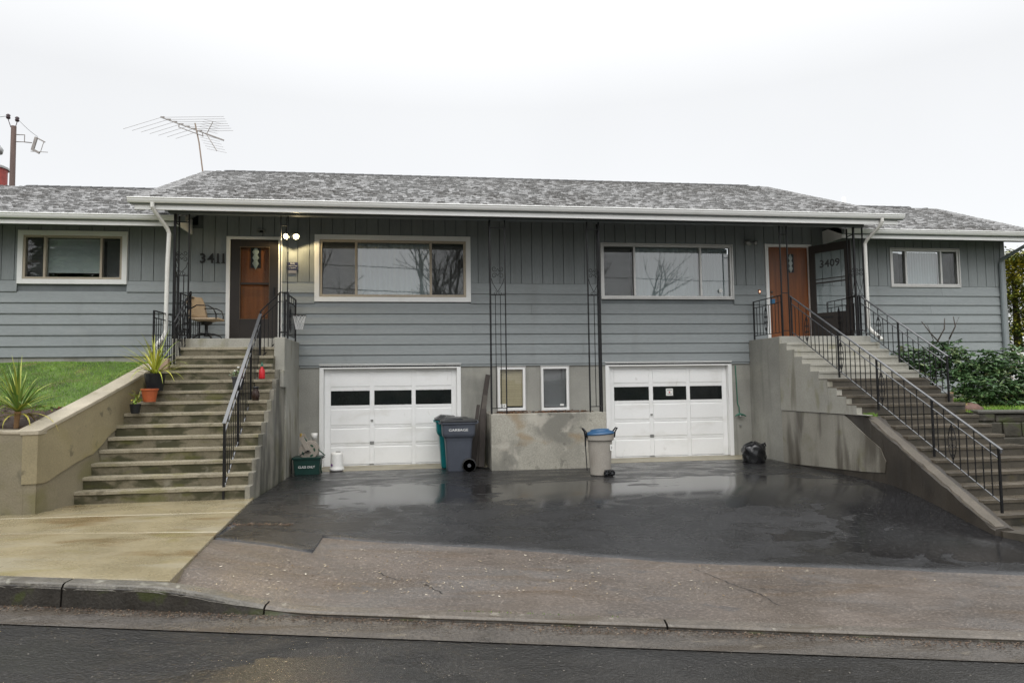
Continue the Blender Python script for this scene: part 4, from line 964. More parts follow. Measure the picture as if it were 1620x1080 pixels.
# mossy stone wall right of the lower steps
sw = thing('stone_wall', (9.6, 10.2, 0), 'low mossy dark stone wall at the right of the lower steps', 'stone wall')
random.seed(5)
pA, pB = V3(9.35, 10.42, 0), V3(13.0, 8.9, 0)
dv_ = (pB-pA).normalized(); nv_ = V3(-dv_.y, dv_.x, 0)
m = MB(); q = [pA-nv_*.0, pB-nv_*.0, pB+nv_*.3, pA+nv_*.3]; m.hexa([(p.x, p.y, -.3) for p in q]+[(p.x, p.y, 1.09) for p in q]); m.build('wall_core', M_stone, sw)
zz = -.2
for row in range(6):
    h = random.uniform(.2, .25); t = -random.uniform(0, .2)
    while t < 3.9:
        w = random.uniform(.25, .6); a = pA+dv_*(t+.006); b = pA+dv_*(t+w-.006); dpt = random.uniform(-.03, .03)
        if zz+h > 1.09: h = 1.10-zz
        if h < .05: break
        q = [a-nv_*(.04+dpt), b-nv_*(.04+dpt), b+nv_*.3, a+nv_*.3]
        jit = lambda: random.uniform(-.014, .014)
        m = MB(); m.hexa([(p.x+jit(), p.y+jit(), zz+.006+jit()) for p in q]+[(p.x+jit(), p.y+jit(), zz+h-.004+jit()*.6) for p in q]); m.build('stone', M_stone, sw, (a.x, a.y, zz), bevel=.022)
        t += w
    zz += h
    if zz > 1.05: break
m = MB(); q = [pA-nv_*.07, pB-nv_*.07, pB+nv_*.32, pA+nv_*.32]; m.hexa([(p.x, p.y, 1.10) for p in q]+[(p.x, p.y, 1.15) for p in q]); m.build('cap_slab', mat('cap_stone', (.075, .072, .062), .5, .2, 3, .4, .3, 30), sw, bevel=.012)

# ------------------------------------------------------------------ planter
pl = thing('concrete_planter', (2.5, 13.6, 0), 'blotchy grey concrete planter box between the two garage doors', 'planter')
m = MB(); m.box(1.385, 3.655, 13.07, 13.25, -.2, 1.13); m.box(1.385, 1.56, 13.25, YW-.002, -.2, 1.125); m.box(3.48, 3.655, 13.25, YW-.002, -.2, 1.125); m.build('planter_wall', M_plant, pl, bevel=.012)
m = MB(); m.add([(x, y, 1.085+.02*noise2(x*3, y*5)) for y in fr(13.24, 14.39, 8) for x in fr(1.55, 3.49, 20)], [(j*21+i, j*21+i+1, (j+1)*21+i+1, (j+1)*21+i) for j in range(8) for i in range(20)]); m.build('soil', M_soil, pl, smooth=True)
M_leaf = leafmat('brown_leaves', [(.05, .022, .010), (.11, .045, .018), (.17, .07, .03), (.22, .12, .05)], .5)
M_leafd = leafmat('sodden_leaves', [(.03, .018, .010), (.06, .032, .017), (.09, .05, .025), (.16, .12, .08)], .5)
def flecks(name, n, fx, s0, s1, m_, label, flat=True):
    m = MB()
    for _ in range(n):
        q = fx()
        if q is None: continue
        x, y, z = q; s = random.uniform(s0, s1); a = random.random()*6.28; b = random.uniform(.5, 1); t = 0 if flat else random.uniform(-.5, .5)*s
        c_, s_ = cos(a), sin(a)
        P = lambda u, v, h: (x+u*c_-v*s_, y+u*s_+v*c_, z+h)
        m.add([P(-s, 0, .002), P(0, -s*b*.5, .003+abs(t)*.3), P(s, 0, .003+t*.4+.004), P(0, s*b*.5, .004+abs(t))], [(0, 1, 2, 3)], random.random())
    o = m.build(name, m_); o['kind'] = 'stuff'; o['label'] = label; return o
flecks('leaf_litter', 900, lambda: (random.uniform(1.56, 3.48), random.uniform(13.22, 14.3), 1.10+random.uniform(0, .03)), .015, .04, M_leaf, 'brown dead leaves lying on the planter soil', False)
flecks('gravel_flecks', 700, lambda: (lambda x, y: (x, y, zg(x, y)+.004) if y < edge_y(x)-.05 else None)(random.triangular(-1.95, 6, -1.2), random.uniform(6.0, 7.8)), .006, .02, M_deb, 'pale grit and leaf specks on the worn apron')
flecks('drain_leaves', 260, lambda: (lambda x: (x, 8.72+.05*x+random.gauss(0, .035), zg(x, 8.7)+.02))(random.uniform(-2.25, -1.5)), .008, .022, M_leafd, 'sodden leaf line on the fresh tarmac beside the pavement', False)
flecks('gutter_debris', 3800, lambda: (lambda x: (x, yk(x)-.012-abs(random.gauss(.05+.03*noise2(x*1.3, 2), .05)), zs(x)+.006))(random.uniform(-4, 6)), .004, .014, M_leafd, 'leaf scraps lying along the gutter', False)
flecks('soil_litter', 300, lambda: (lambda y: (lambda x: (x, y, zl(x, y)+.012))(random.uniform(-8, lx(y))))(random.uniform(9.9, 10.9)), .02, .05, M_leaf, 'leaf scraps on the planting bed soil', False)
def kerbweed():
    x = random.uniform(.2, 1.6); return x, yk(x)+.165, zs(x)+.03
g3 = grass('gutter_weeds', 70, kerbweed, .018); g3['label'] = 'thin green weeds in the kerb joint'
g4 = grass('stair_weeds', 120, lambda: (random.uniform(7.36, 7.55), random.uniform(10.42, 10.55), 1.09), .06); g4['label'] = 'small green weed tuft at the top of the cheek wall'

# ------------------------------------------------------------------ ornamental ironwork
def spiral(c, r0, turns, a0, sgn, uax, vax, n=16, k=.18):
    pts = []
    for i in range(n+1):
        t = i/n; r = r0*(1-t*(1-k)); a = a0+sgn*t*turns*2*pi
        pts.append(V3(*c)+uax*(r*cos(a))+vax*(r*sin(a)))
    return pts
ZV = V3(0, 0, 1)
def ornate(name, label, p0, ux, w, zbot, ztop, zbar, zs0, zs1, zb2, thick0=.034, thick1=.022, inner=2, foot=None, scroll=True, extra=None):
    """flat iron trellis post: two uprights, bars, scrolls, heart"""
    p0 = V3(*p0); ux = V3(*ux).normalized()
    t = thing(name, (p0.x, p0.y, zbot), label, 'iron post', 'ornamental iron porch posts')
    panels = [(p0, ux, w)]+([extra] if extra else [])
    done = set()
    for (q0, uu, ww) in panels:
        A = lambda u, z: q0+uu*u+ZV*(z-q0.z)
        for i, u in enumerate((0, ww)):
            key = tuple(round(c, 2) for c in A(u, 0))
            if key in done: continue
            done.add(key); m = MB(); th = thick0 if (i == 0 and q0 is p0) else thick1
            m.bar(A(u, zbot), A(u, ztop), th, th, (0, 1, 0)); m.build('upright', M_iron, t)
        for zz_ in (zb2, zbar, ztop-.17 if scroll else ztop-.2):
            m = MB(); m.bar(A(0, zz_), A(ww, zz_), .016, .016); m.build('crossbar', M_iron, t)
        for i in range(inner):
            u = ww*(i+1)/(inner+1); m = MB(); m.bar(A(u, zb2), A(u, zbar), .013, .013, (0, 1, 0)); m.build('inner_bar', M_iron, t)
        if scroll:
            m = MB(); zc_ = (zs0+zs1)/2; R_ = min(ww*.21, .06)
            for su in (-1, 1):
                for sv in (-1, 1):
                    c = A(ww/2+su*R_*1.08, zc_+sv*R_*1.15)
                    pts = spiral(c, R_, 1.25, 0 if su < 0 else pi, -sv*su*-1, uu, ZV)
                    m.tube(pts, .006, 5)
                m.tube([A(ww/2+su*ww*.42, zs0-.03), A(ww/2+su*ww*.33, zs0-.12), A(ww/2, zbar+.06)], .006, 5)
                c = A(ww/2+su*R_*.9, zbar+.035); m.tube(spiral(c, R_*.7, 1.1, pi/2, su, uu, ZV), .005, 5)
            m.build('scroll', M_iron, t)
    return t
Y1 = 13.1
ornate('ornamental_post', 'tall scrolled iron post standing on the left end of the planter', (1.40, Y1, 1.13), (1, 0, 0), .295, 1.13, 4.92, 3.43, 3.78, 3.97, 1.24, foot=1)
ornate('ornamental_post', 'tall scrolled iron corner post on the right end of the planter', (3.345, Y1, 1.13), (1, 0, 0), .24, 1.13, 4.92, 3.43, 3.78, 3.97, 1.24, .026, .03, 1, extra=(V3(3.585, Y1, 1.13), V3(.12, 1, 0).normalized(), .26))
ornate('ornamental_post', 'pair of plain thin iron bars rising in front of the orange door', (7.44, Y1, 2.6), (1, 0, 0), .155, 2.6, 4.92, 3.5, 3.8, 4.0, 2.72, .022, .022, 0, scroll=False)
ornate('ornamental_post', 'scrolled iron corner post beside the white downspout at the right porch', (9.10, Y1, 2.6), (1, 0, 0), .20, 2.6, 4.92, 3.45, 3.85, 4.05, 2.72, .034, .022, 1, extra=(V3(9.10, Y1, 2.6), V3(-.1, -1, 0).normalized()*-1, .26))
ornate('ornamental_post', 'scrolled iron corner post beside the office chair on the left porch', (-4.40, Y1, 2.6), (1, 0, 0), .245, 2.6, 4.92, 3.76, 4.03, 4.2, 2.72, .04, .022, 2, extra=(V3(-4.40, Y1, 2.6), V3(-.05, 1, 0).normalized(), .26))
ornate('ornamental_post', 'pair of plain thin iron bars rising right of the brown door', (-2.53, Y1, 2.6), (1, 0, 0), .13, 2.6, 4.92, 3.46, 3.8, 4.0, 2.72, .018, .018, 0, scroll=False)

def railing(label, A, B, htop, hmid=.13, hbot=.10, gap=.115, posts=(0, 1), scrolls=(), cap=.028, post_ext=0., pw=.028, capmat=None, endcurl=False, panel=False):
    """A,B: foot-line points; rails run parallel to AB at heights above it"""
    A, B = V3(*A), V3(*B); d = B-A; Ln = d.length
    t = thing('iron_railing', A, label, 'railing', 'black iron stair railings')
    P = lambda u, h: A+d*u+ZV*h
    cm = capmat or M_iron
    m = MB(); m.bar(P(-.01, htop), P(1.01, htop), cap, .016); 
    if endcurl: m.tube([P(1.0, htop), P(1.0, htop)+d.normalized()*.04-ZV*.01, P(1.0, htop)+d.normalized()*.04-ZV*.05], .016, 6)
    m.build('top_rail', cm, t)
    m = MB(); m.bar(P(0, htop-hmid), P(1, htop-hmid), .018, .012); m.build('middle_rail', cm, t)
    m = MB(); m.bar(P(0, hbot), P(1, hbot), .018, .012); m.build('bottom_rail', cm, t)
    for u in posts:
        m = MB(); m.bar(P(u, -post_ext), P(u, htop), pw, pw, (0, 1, 0)); m.build('post', M_iron, t)
    n = max(2, int(round(sqrt(d.x**2+d.y**2)/gap)))
    sc = set(scrolls)
    for i in range(1, n):
        u = i/n
        if any(abs(u-q) < .4/n for q in posts): continue
        m = MB(); m.bar(P(u, hbot), P(u, htop-hmid if i % 2 else htop), .011, .011, (0, 1, 0)); m.build('baluster', M_iron, t)
        if i in sc:
            uu = V3(d.x, d.y, 0).normalized(); z0 = hbot+.05; z1 = htop-hmid-.03; zc_ = (z0+z1)/2; m = MB()
            for s_ in (-1, 1):
                pts = []
                for j in range(15):
                    f = j/14; pts.append(P(u, lerp(z0, z1, f))+uu*s_*.075*sin(pi*f)**.8)
                m.tube(pts, .006, 5)
                for sv in (-1, 1):
                    m.tube(spiral(P(u, zc_+sv*.06)+uu*s_*.032, .03, 1.2, pi if s_ > 0 else 0, sv*s_, uu, ZV, 12), .005, 5)
                    m.tube(spiral(P(u, zc_+sv*(z1-z0)*.36)+uu*s_*.022, .022, 1.2, pi if s_ > 0 else 0, -sv*s_, uu, ZV, 10), .005, 5)
            m.build('scroll', M_iron, t)
    return t
# left stairs
railing('long black stair railing along the middle of the left stairs', (-2.80, 10.50, .07), (-2.80, 12.72, 1.87), 1.13, .17, .16, .10, (0, .35, .7, 1), (), .05, .0, .03, M_ironcap)
railing('short upper railing beside the concrete pier at the left porch', (-2.80, 12.74, 2.12), (-2.53, 13.08, 2.5), .95, .14, .10, .09, (0, 1))
railing('landing railing holding the mini basketball hoop', (-2.45, 13.1, 2.6), (-2.45, 14.25, 2.6), .86, .13, .08, .12, (0, 1), (5,))
railing('tiny front railing between the two thin iron bars', (-2.54, 13.1, 2.6), (-2.39, 13.1, 2.6), .86, .17, .1, .2, (0, 1))
railing('short guard railing behind the yellow spiky plant', (-4.52, 12.50, 2.02), (-4.50, 13.55, 2.02), 1.03, .12, .14, .105, (0, 1))
railing('porch side railing left of the office chair', (-4.30, 13.14, 2.6), (-4.30, 14.25, 2.6), .84, .13, .08, .12, (0, 1), (4,))
railing('short scrolled stair railing at the left edge of the upper steps', (-4.16, 13.25, 2.6), (-4.20, 12.56, 1.98), .88, .13, .08, .11, (0, 1), (2, 4))
# right stairs
railing('long black stair railing on the left side of the right stairs', (7.64, 13.1, 2.56), (7.66, 8.20, -.09), .86, .14, .13, .133, (0, .31, .52, .765, 1), (4, 12, 20, 31), .036, .0, .026, M_ironcap, True)
railing('landing railing at the left edge of the right porch', (7.44, 14.3, 2.6), (7.44, 13.12, 2.6), .855, .14, .09, .13, (0, 1), (4,))
railing('landing railing at the right edge of the right porch', (9.17, 14.22, 2.6), (9.17, 13.15, 2.6), .845, .14, .09, .13, (0, 1), (3,))
railing('shorter stair railing in front of the rhododendron', (9.2, 13.12, 2.6), (9.23, 10.86, 1.25), .85, .14, .16, .135, (0, .48, 1), (4,), .036, .0, .026, M_ironcap)

# ------------------------------------------------------------------ porch chair
ch = thing('office_chair', (-4.02, 13.75, 2.6), 'beige woven swivel chair with black arms on the left porch', 'chair')
cx, cy, cz = -4.02, 13.75, 2.6
m = MB(); n = 8
sp = [(cx+lerp(-.26, .27, i/n), cy+lerp(-.22, .22, j/n), cz+.43-.035*cos(pi*(i/n-.5))*cos(pi*(j/n-.5))+(.02 if i == 0 else 0)) for j in range(n+1) for i in range(n+1)]
m.add(sp, [(j*(n+1)+i, j*(n+1)+i+1, (j+1)*(n+1)+i+1, (j+1)*(n+1)+i) for j in range(n) for i in range(n)])
st = m.build('seat', M_beige, ch, smooth=True); sm = st.modifiers.new('solid', 'SOLIDIFY'); sm.thickness = .035
m = MB(); bp = []
for j in range(7):
    f = j/6; zb_ = cz+.45+.42*f; lean = -.10-.13*f
    for i in range(9):
        g_ = i/8-.5; bp.append((cx-.12+lean*.9+.12*abs(g_)**2*1.0+.02, cy+g_*(.46-.10*max(0, f-.7)/.3), zb_))
m.add(bp, [(j*9+i, j*9+i+1, (j+1)*9+i+1, (j+1)*9+i) for j in range(6) for i in range(8)])
m.v = [(cx+(p[0]-cx)*.9+(p[1]-cy)*.42, cy+(p[1]-cy)*.9-(p[0]-cx)*.42, p[2]) for p in m.v]
bk = m.build('backrest', M_beige, ch, smooth=True); sm = bk.modifiers.new('solid', 'SOLIDIFY'); sm.thickness = .03
for sgn in (-1, 1):
    m = MB(); yy = cy+sgn*.25; m.tube([(cx-.22, yy+.02, cz+.60), (cx-.1, yy+.03*sgn, cz+.66), (cx+.1, yy+.03*sgn, cz+.655), (cx+.2, yy+.03*sgn, cz+.60), (cx+.24, yy, cz+.50), (cx+.24, yy-.02*sgn, cz+.41)], .012, 7); m.build('arm', M_black, ch, smooth=True)
m = MB(); m.lathe([(.13, .40), (.11, .36), (.09, .31), (.03, .30), (.03, .14), (.045, .12), (.045, .09)], (cx, cy, cz), 14); m.build('column', M_black, ch, smooth=True)
m = MB(); m.tube([(cx-.05, cy, cz+.36), (cx-.28, cy-.1, cz+.33)], .008, 6); m.build('lever', M_black, ch)
for k_ in range(5):
    a = k_*2*pi/5+.3; m = MB(); m.tube([(cx, cy, cz+.13), (cx+.13*cos(a), cy+.13*sin(a), cz+.135), (cx+.25*cos(a), cy+.25*sin(a), cz+.09), (cx+.30*cos(a), cy+.30*sin(a), cz+.014)], [.022, .018, .014, .012], 7); m.build('leg', M_black, ch, smooth=True)

# basketball mini hoop on the railing
hp = thing('basketball_hoop', (-2.3, 13.6, 3.1), 'mini basketball hoop with white net hung on the left porch railing', 'hoop')
m = MB(); hc = V3(-2.27, 13.62, 3.08); R_ = .125
m.tube([hc+V3(R_*cos(a), R_*sin(a), 0) for a in fr(0, 2*pi, 20)[:-1]], .008, 6, close=True); m.tube([hc+V3(-R_, 0, 0), hc+V3(-R_-.06, 0, .0), hc+V3(-R_-.06, 0, -.1)], .008, 5); m.build('rim', M_black, hp)
m = MB()
for k_ in range(10):
    for sg in (-1, 1):
        pts = []
        for j in range(6):
            f = j/5; a = 2*pi*k_/10+sg*f*1.1; r_ = lerp(R_, .065, f**.7); pts.append(hc+V3(r_*cos(a), r_*sin(a), -.27*f))
        m.tube(pts, .0045, 4, cap=False)
m.build('net', M_net, hp)

# ------------------------------------------------------------------ potted plants
def pot(name, loc, r, h, m_, label, rim=True):
    x, y, z = loc; t = thing(name, loc, label, 'potted plant' if 'plant' in name else 'flowerpot')
    pf = [(r*.72, 0), (r*.96, h*.86)]
    pf += [(r*1.06, h*.86), (r*1.08, h), (r*.96, h), (r*.92, h*.88)] if rim else [(r, h), (r*.93, h), (r*.9, h*.9)]
    m = MB(); m.lathe(pf, loc, 20); m.build('pot', m_, t, smooth=False, bevel=.003)
    m = MB(); m.lathe([(0, h*.88), (r*.93, h*.885), (r*.93, h*.8)], loc, 16); m.build('soil', M_soil, t); return t
def blades(par, base, n, Ln, wid, m_, spread=(.2, 1.2), droop=.5, seed=1, tint=(.0, 1.), name='leaf_blade'):
    rnd = random.Random(seed)
    for i in range(n):
        a = rnd.random()*2*pi; el = pi/2-rnd.uniform(*spread); L_ = Ln*rnd.uniform(.6, 1.1); dr = droop*rnd.uniform(.5, 1.4)*(1.3-el/1.6); k = 7
        p = V3(*base)+V3(rnd.uniform(-.02, .02), rnd.uniform(-.02, .02), 0); e_ = el; pts = [p.copy()]
        for j in range(k):
            p = p+V3(cos(a)*cos(e_), sin(a)*cos(e_), sin(e_))*(L_/k); e_ -= dr/k*(1+j*.25); pts.append(p.copy())
        sd_ = V3(-sin(a), cos(a), 0); m = MB(); vs = []
        for j, q in enumerate(pts):
            f = j/k; w = wid*(.55+1.2*f*(1-f)*1.6)*(1-f**3) if j < k else .0008
            vs += [q-sd_*w-ZV*0, q+ZV*-w*.35, q+sd_*w]
        fs = []
        for j in range(k): fs += [(3*j, 3*j+1, 3*j+4, 3*j+3), (3*j+1, 3*j+2, 3*j+5, 3*j+4)]
        m.add(vs, fs, rnd.uniform(*tint)); m.build(name, m_, par, base, smooth=True)
def leafy(m, c, r, n, s, rnd, fl=.6, tint=None):
    """n leaf shapes of length s spread in a ball"""
    for _ in range(n):
        while True:
            q = V3(rnd.uniform(-1, 1), rnd.uniform(-1, 1), rnd.uniform(-1, 1))
            if q.length <= 1: break
        p = V3(*c)+V3(q.x*r[0], q.y*r[1], q.z*r[2]); a = rnd.random()*2*pi; el = rnd.uniform(-.6, .7); L_ = s*rnd.uniform(.6, 1.2)
        d = V3(cos(a)*cos(el), sin(a)*cos(el), sin(el)); sd_ = V3(-sin(a), cos(a), rnd.uniform(-.5, .5)).normalized(); w = L_*.17*fl/.6; nn = d.cross(sd_)
        m.add([p, p+d*L_*.35+sd_*w+nn*.12*w, p+d*L_*.75+sd_*w*.8, p+d*L_-nn*L_*.12, p+d*L_*.75-sd_*w*.8, p+d*L_*.35-sd_*w+nn*.12*w], [(0, 1, 2, 3), (0, 3, 4, 5)], min(1, max(0, rnd.gauss(.4, .25))) if tint is None else rnd.uniform(*tint))
t = pot('potted_plant', (-4.30, 11.99, 1.664), .165, .285, M_potb, 'yellow-green spiky plant in a big black pot at the wall end', rim=False)
blades(t, (-4.30, 11.99, 1.93), 64, .80, .012, M_spikey, (.1, 1.3), .7, 3)
t = pot('flowerpot', (-4.30, 11.77, 1.489), .125, .215, M_terr, 'orange terracotta pot on the step below the big black pot')
t = pot('potted_plant', (-4.44, 11.58, 1.314), .085, .15, M_potb, 'small black pot with a wilted little plant on the left stairs', rim=False)
m = MB(); rnd = random.Random(4); leafy(m, (-4.44, 11.58, 1.56), (.06, .06, .10), 26, .11, rnd, tint=(.3, 1)); m.build('foliage', M_spike, t, stuff=True)
blades(t, (-4.44, 11.58, 1.45), 5, .26, .012, M_spike, (.1, .7), .5, 8, (.4, .9))
t = pot('potted_plant', (-2.985, 11.98, 1.664), .10, .22, M_potg, 'grey pot of small white flowers beside the middle stair railing', rim=True)
m = MB(); rnd = random.Random(6); leafy(m, (-2.985, 11.98, 1.93), (.12, .12, .07), 110, .06, rnd, tint=(.1, .9)); m.build('foliage', M_rhod, t, stuff=True)
for q in ((-2.97, 11.93, 2.035), (-2.93, 11.97, 2.0), (-3.03, 11.95, 1.98)):
    m = MB(); m.lathe([(0, -.012), (.02, 0), (.016, .012), (0, .016)], q, 7); m.build('flower', M_signt, t)
rb = thing('red_bottle', (-2.62, 12.05, 1.664), 'bright red plastic bottle on a step right of the middle railing', 'bottle')
m = MB(); m.lathe([(.0, 0), (.05, .005), (.052, .02), (.048, .15), (.02, .19), (.018, .22), (0, .222)], (-2.62, 12.06, 1.84), 14); m.build('body', M_red, rb, smooth=True); m = MB(); m.lathe([(.022, .215), (.022, .25), (.01, .26), (.008, .29), (0, .29)], (-2.62, 12.06, 1.84), 10); m.build('cap', M_bib, rb)
dj = thing('dark_jar', (-2.60, 11.62, 1.314), 'small dark brown jar low beside the middle stair railing', 'jar')
m = MB(); m.lathe([(0, 0), (.05, .0), (.065, .06), (.06, .14), (.04, .18), (.045, .2), (0, .2)], (-2.62, 11.62, 1.489), 14); m.build('body', mat('brown_glaze', (.03, .015, .01), .3), dj, smooth=True); m = MB(); m.lathe([(.05, .195), (.048, .225), (0, .235)], (-2.62, 11.62, 1.489), 12); m.build('lid', M_black, dj, smooth=True)
# spiky cordyline on the lawn bed
t = thing('spiky_plant', (-5.35, 10.05, 1.19), 'green spiky cabbage palm growing in the soil bed behind the wall', 'plant')
m = MB(); m.tube([(-5.35, 10.05, 1.15), (-5.34, 10.04, 1.3), (-5.33, 10.04, 1.42)], [.035, .03, .04], 8); m.build('stem', mat('tan_stem', (.26, .15, .07), .7), t)
blades(t, (-5.33, 10.04, 1.42), 76, .76, .016, M_spike, (.05, 1.3), .55, 12, (0, .75))
blades(t, (-5.33, 10.04, 1.38), 12, .6, .015, M_spike, (1.2, 1.7), .9, 14, (.8, 1))

# ------------------------------------------------------------------ bins and clutter
def rbox_ring(cx_, cy_, hw, hd, z, r=.05, seg=4):
    pts = []
    for (sx_, sy_, a0) in ((1, 1, 0), (-1, 1, pi/2), (-1, -1, pi), (1, -1, 3*pi/2)):
        for k_ in range(seg+1):
            a = a0+pi/2*k_/seg; pts.append((cx_+sx_*(hw-r)+r*cos(a), cy_+sy_*(hd-r)+r*sin(a), z))
    return pts
def spin(m, c, a):
    m.v = [(c[0]+(p[0]-c[0])*cos(a)-(p[1]-c[1])*sin(a), c[1]+(p[0]-c[0])*sin(a)+(p[1]-c[1])*cos(a), p[2]) for p in m.v]; return m
def wheel(par, c, r, w, ax=(0, -1, 0), spokes=9, name='wheel'):
    """wheel with axle along y"""
    m = MB(); m.lathe([(r*.86, -w/2), (r, -w/2+.008), (r, w/2-.008), (r*.86, w/2), (r*.78, w/2-.01), (r*.78, -w/2+.01), (r*.86, -w/2)], seg=26); m.v = [(c[0]+p[0], c[1]+p[2], c[2]+p[1]) for p in m.v]
    wl = m.build(name, M_rubber, par, c, smooth=False)
    m = MB(); m.lathe([(r*.26, -w/2-.006), (r*.26, w/2+.006)], seg=14); m.lathe([(r*.775, -.008), (r*.775, .008)], seg=24)
    for k_ in range(spokes):
        a = 2*pi*k_/spokes; m.bar((r*.2*cos(a), r*.2*sin(a), -w*.3), (r*.8*cos(a), r*.8*sin(a), -w*.3), r*.13, .02, (0, 0, 1))
    m.v = [(c[0]+p[0], c[1]+p[2], c[2]+p[1]) for p in m.v]; m.build('rim', mat('wheel_rim', (.075, .078, .085), .45) if 'wheel_rim' not in MT else MT['wheel_rim'], wl)
def cart(c, m_, label, lab=None, z0=.055, wheels=True, k=1.):
    x, y = c; t = thing('wheeled_cart', (x, y, z0), label, 'wheelie bin', 'wheeled bins in front of the left garage')
    a = MB(); prof = [(.0, .235, .25), (.03, .245, .26), (.60, .285, .31), (.66, .30, .32), (.70, .335, .345), (.74, .345, .355), (.93, .355, .365), (.935, .375, .385), (.97, .375, .385)]
    a.loft([rbox_ring(x, y, hw*.9, hd, z0+z*.97, .05) for z, hw, hd in prof]); b = a.build('body', m_, t, bevel=.006)
    a = MB(); a.loft([rbox_ring(x+.0, y, .347, .395, z0+.943, .06), rbox_ring(x, y, .347, .395, z0+.97, .06), rbox_ring(x, y, .30, .35, z0+.985, .06)])
    a.hexa([(x-.31, y-.3, z0+.982), (x+.10, y-.3, z0+.982), (x+.10, y+.3, z0+.982), (x-.31, y+.3, z0+.982), (x-.22, y-.24, z0+1.04), (x+.06, y-.24, z0+1.015), (x+.06, y+.24, z0+1.015), (x-.22, y+.24, z0+1.04)]); ld_ = a.build('lid', M_cartd, t, bevel=.008)
    a = MB(); a.tube([(x+.325, y-.30, z0+.90), (x+.37, y-.30, z0+.94), (x+.38, y, z0+.945), (x+.37, y+.30, z0+.94), (x+.325, y+.30, z0+.90)], .016, 7); a.tube([(x-.325, y-.30, z0+.93), (x-.36, y-.2, z0+.92), (x-.36, y+.2, z0+.92), (x-.325, y+.3, z0+.93)], .014, 7); a.build('handle', m_, t)
    if lab: text('lettering', lab, .066, (x-.01, y-.361, z0+.775), M_letter, b, ext=.0015, sx=1.25)
    if wheels:
        for s_ in (-1, 1): wheel(t, (x+.19, y+s_*.315-(.0 if s_ < 0 else 0), z0+.125), .135, .05)
        a = MB(); a.tube([(x+.19, y-.30, z0+.125), (x+.19, y+.30, z0+.125)], .01, 6); a.build('axle', M_black, t)
    return t
cart((.765, 13.36), M_cartg, 'grey wheeled garbage cart lettered GARBAGE in front of the teal cart', 'GARBAGE', .05)
cart((.675, 13.92), M_cartt, 'teal wheeled cart mostly hidden behind the grey garbage cart', None, .06)
# beige can with blue lid
bc = thing('trash_can', (3.235, 12.03, .05), 'beige wheeled trash can with a blue lid near the planter', 'trash can')
x, y, z0 = 3.235, 12.03, .055
m = MB(); m.lathe([(.195, 0), (.21, .015), (.255, .74), (.285, .745), (.292, .76), (.298, .86), (.302, .875), (.28, .88)], (x, y, z0), 28, 1, .92); b = m.build('body', M_canb, bc, smooth=False, bevel=.004)
m = MB(); m.lathe([(.305, .872), (.31, .885), (.30, .91), (.24, .935), (.20, .95), (.19, .975), (.10, .985), (0, .988)], (x, y, z0), 28, 1, .92)
m.v = [(p[0], p[1], p[2]+(p[0]-x)*.06) for p in m.v]; m.build('lid', M_blue, bc, smooth=True)
for s_ in (-1, 1):
    m = MB(); m.tube([(x+s_*.29, y-.08, z0+.80), (x+s_*.31, y-.08, z0+.93), (x+s_*.36, y-.06, z0+1.0), (x+s_*.36, y+.06, z0+1.0), (x+s_*.31, y+.08, z0+.93), (x+s_*.29, y+.08, z0+.80)], .016, 7); m.build('handle', M_black, bc, smooth=True)
m = MB(); m.bar((x-.31, y, z0+.62), (x-.31, y, z0+.9), .03, .02, (0, 1, 0)); m.bar((x-.285, y, z0+.1), (x-.31, y, z0+.62), .018, .012, (0, 1, 0)); m.build('side_strap', M_black, bc)
m = MB(); m.box(x+.03, x+.22, y-.215, y-.10, z0, z0+.13); m.build('wheel_housing', M_black, bc, bevel=.01)
for dx in (.07, .185): wheel(bc, (x+dx, y-.225, z0+.062), .062, .035, spokes=5)
m = MB(); m.v = []; m.box(x+.165, x+.225, y-.185, y-.18, z0+.53, z0+.66); s_ = m.build('number_sticker', M_signt, bc); text('lettering', '1', .09, (x+.197, y-.188, z0+.56), M_num, s_, ext=.0006)
for o_ in [q for q in bpy.data.objects if q.parent == bc]: o_.location = (o_.location.x*.86, o_.location.y*.86, o_.location.z*.83+.004); o_.scale = (.86, .86, .83)
# green glass-only bin
gb = thing('recycling_bin', (-2.07, 13.45, .05), 'low dark green bin lettered GLASS ONLY with a hose reel on it', 'bin')
x, y, z0 = -2.075, 13.50, .055
m = MB(); m.loft([rbox_ring(x, y, .225, .17, z0, .03), rbox_ring(x, y, .25, .19, z0+.285, .03)]); m.loft([rbox_ring(x, y, .265, .205, z0+.285, .03), rbox_ring(x, y, .27, .21, z0+.325, .03)]); b = m.build('body', M_green, gb, bevel=.005)
m = MB(); m.tube([(x-.255, y-.12, z0+.31), (x-.285, y-.12, z0+.29), (x-.28, y-.12, z0+.02)], .012, 6); m.tube([(x+.25, y-.1, z0+.31), (x+.285, y-.1, z0+.30), (x+.29, y+.1, z0+.30), (x+.25, y+.1, z0+.31)], .012, 6); m.build('handle', M_black, gb)
tt = text('lettering', 'GLASS ONLY', .062, (x, y-.193, z0+.125), M_letter, b, ext=.001, sx=.85, rot=(pi/2-.07, 0, 0))
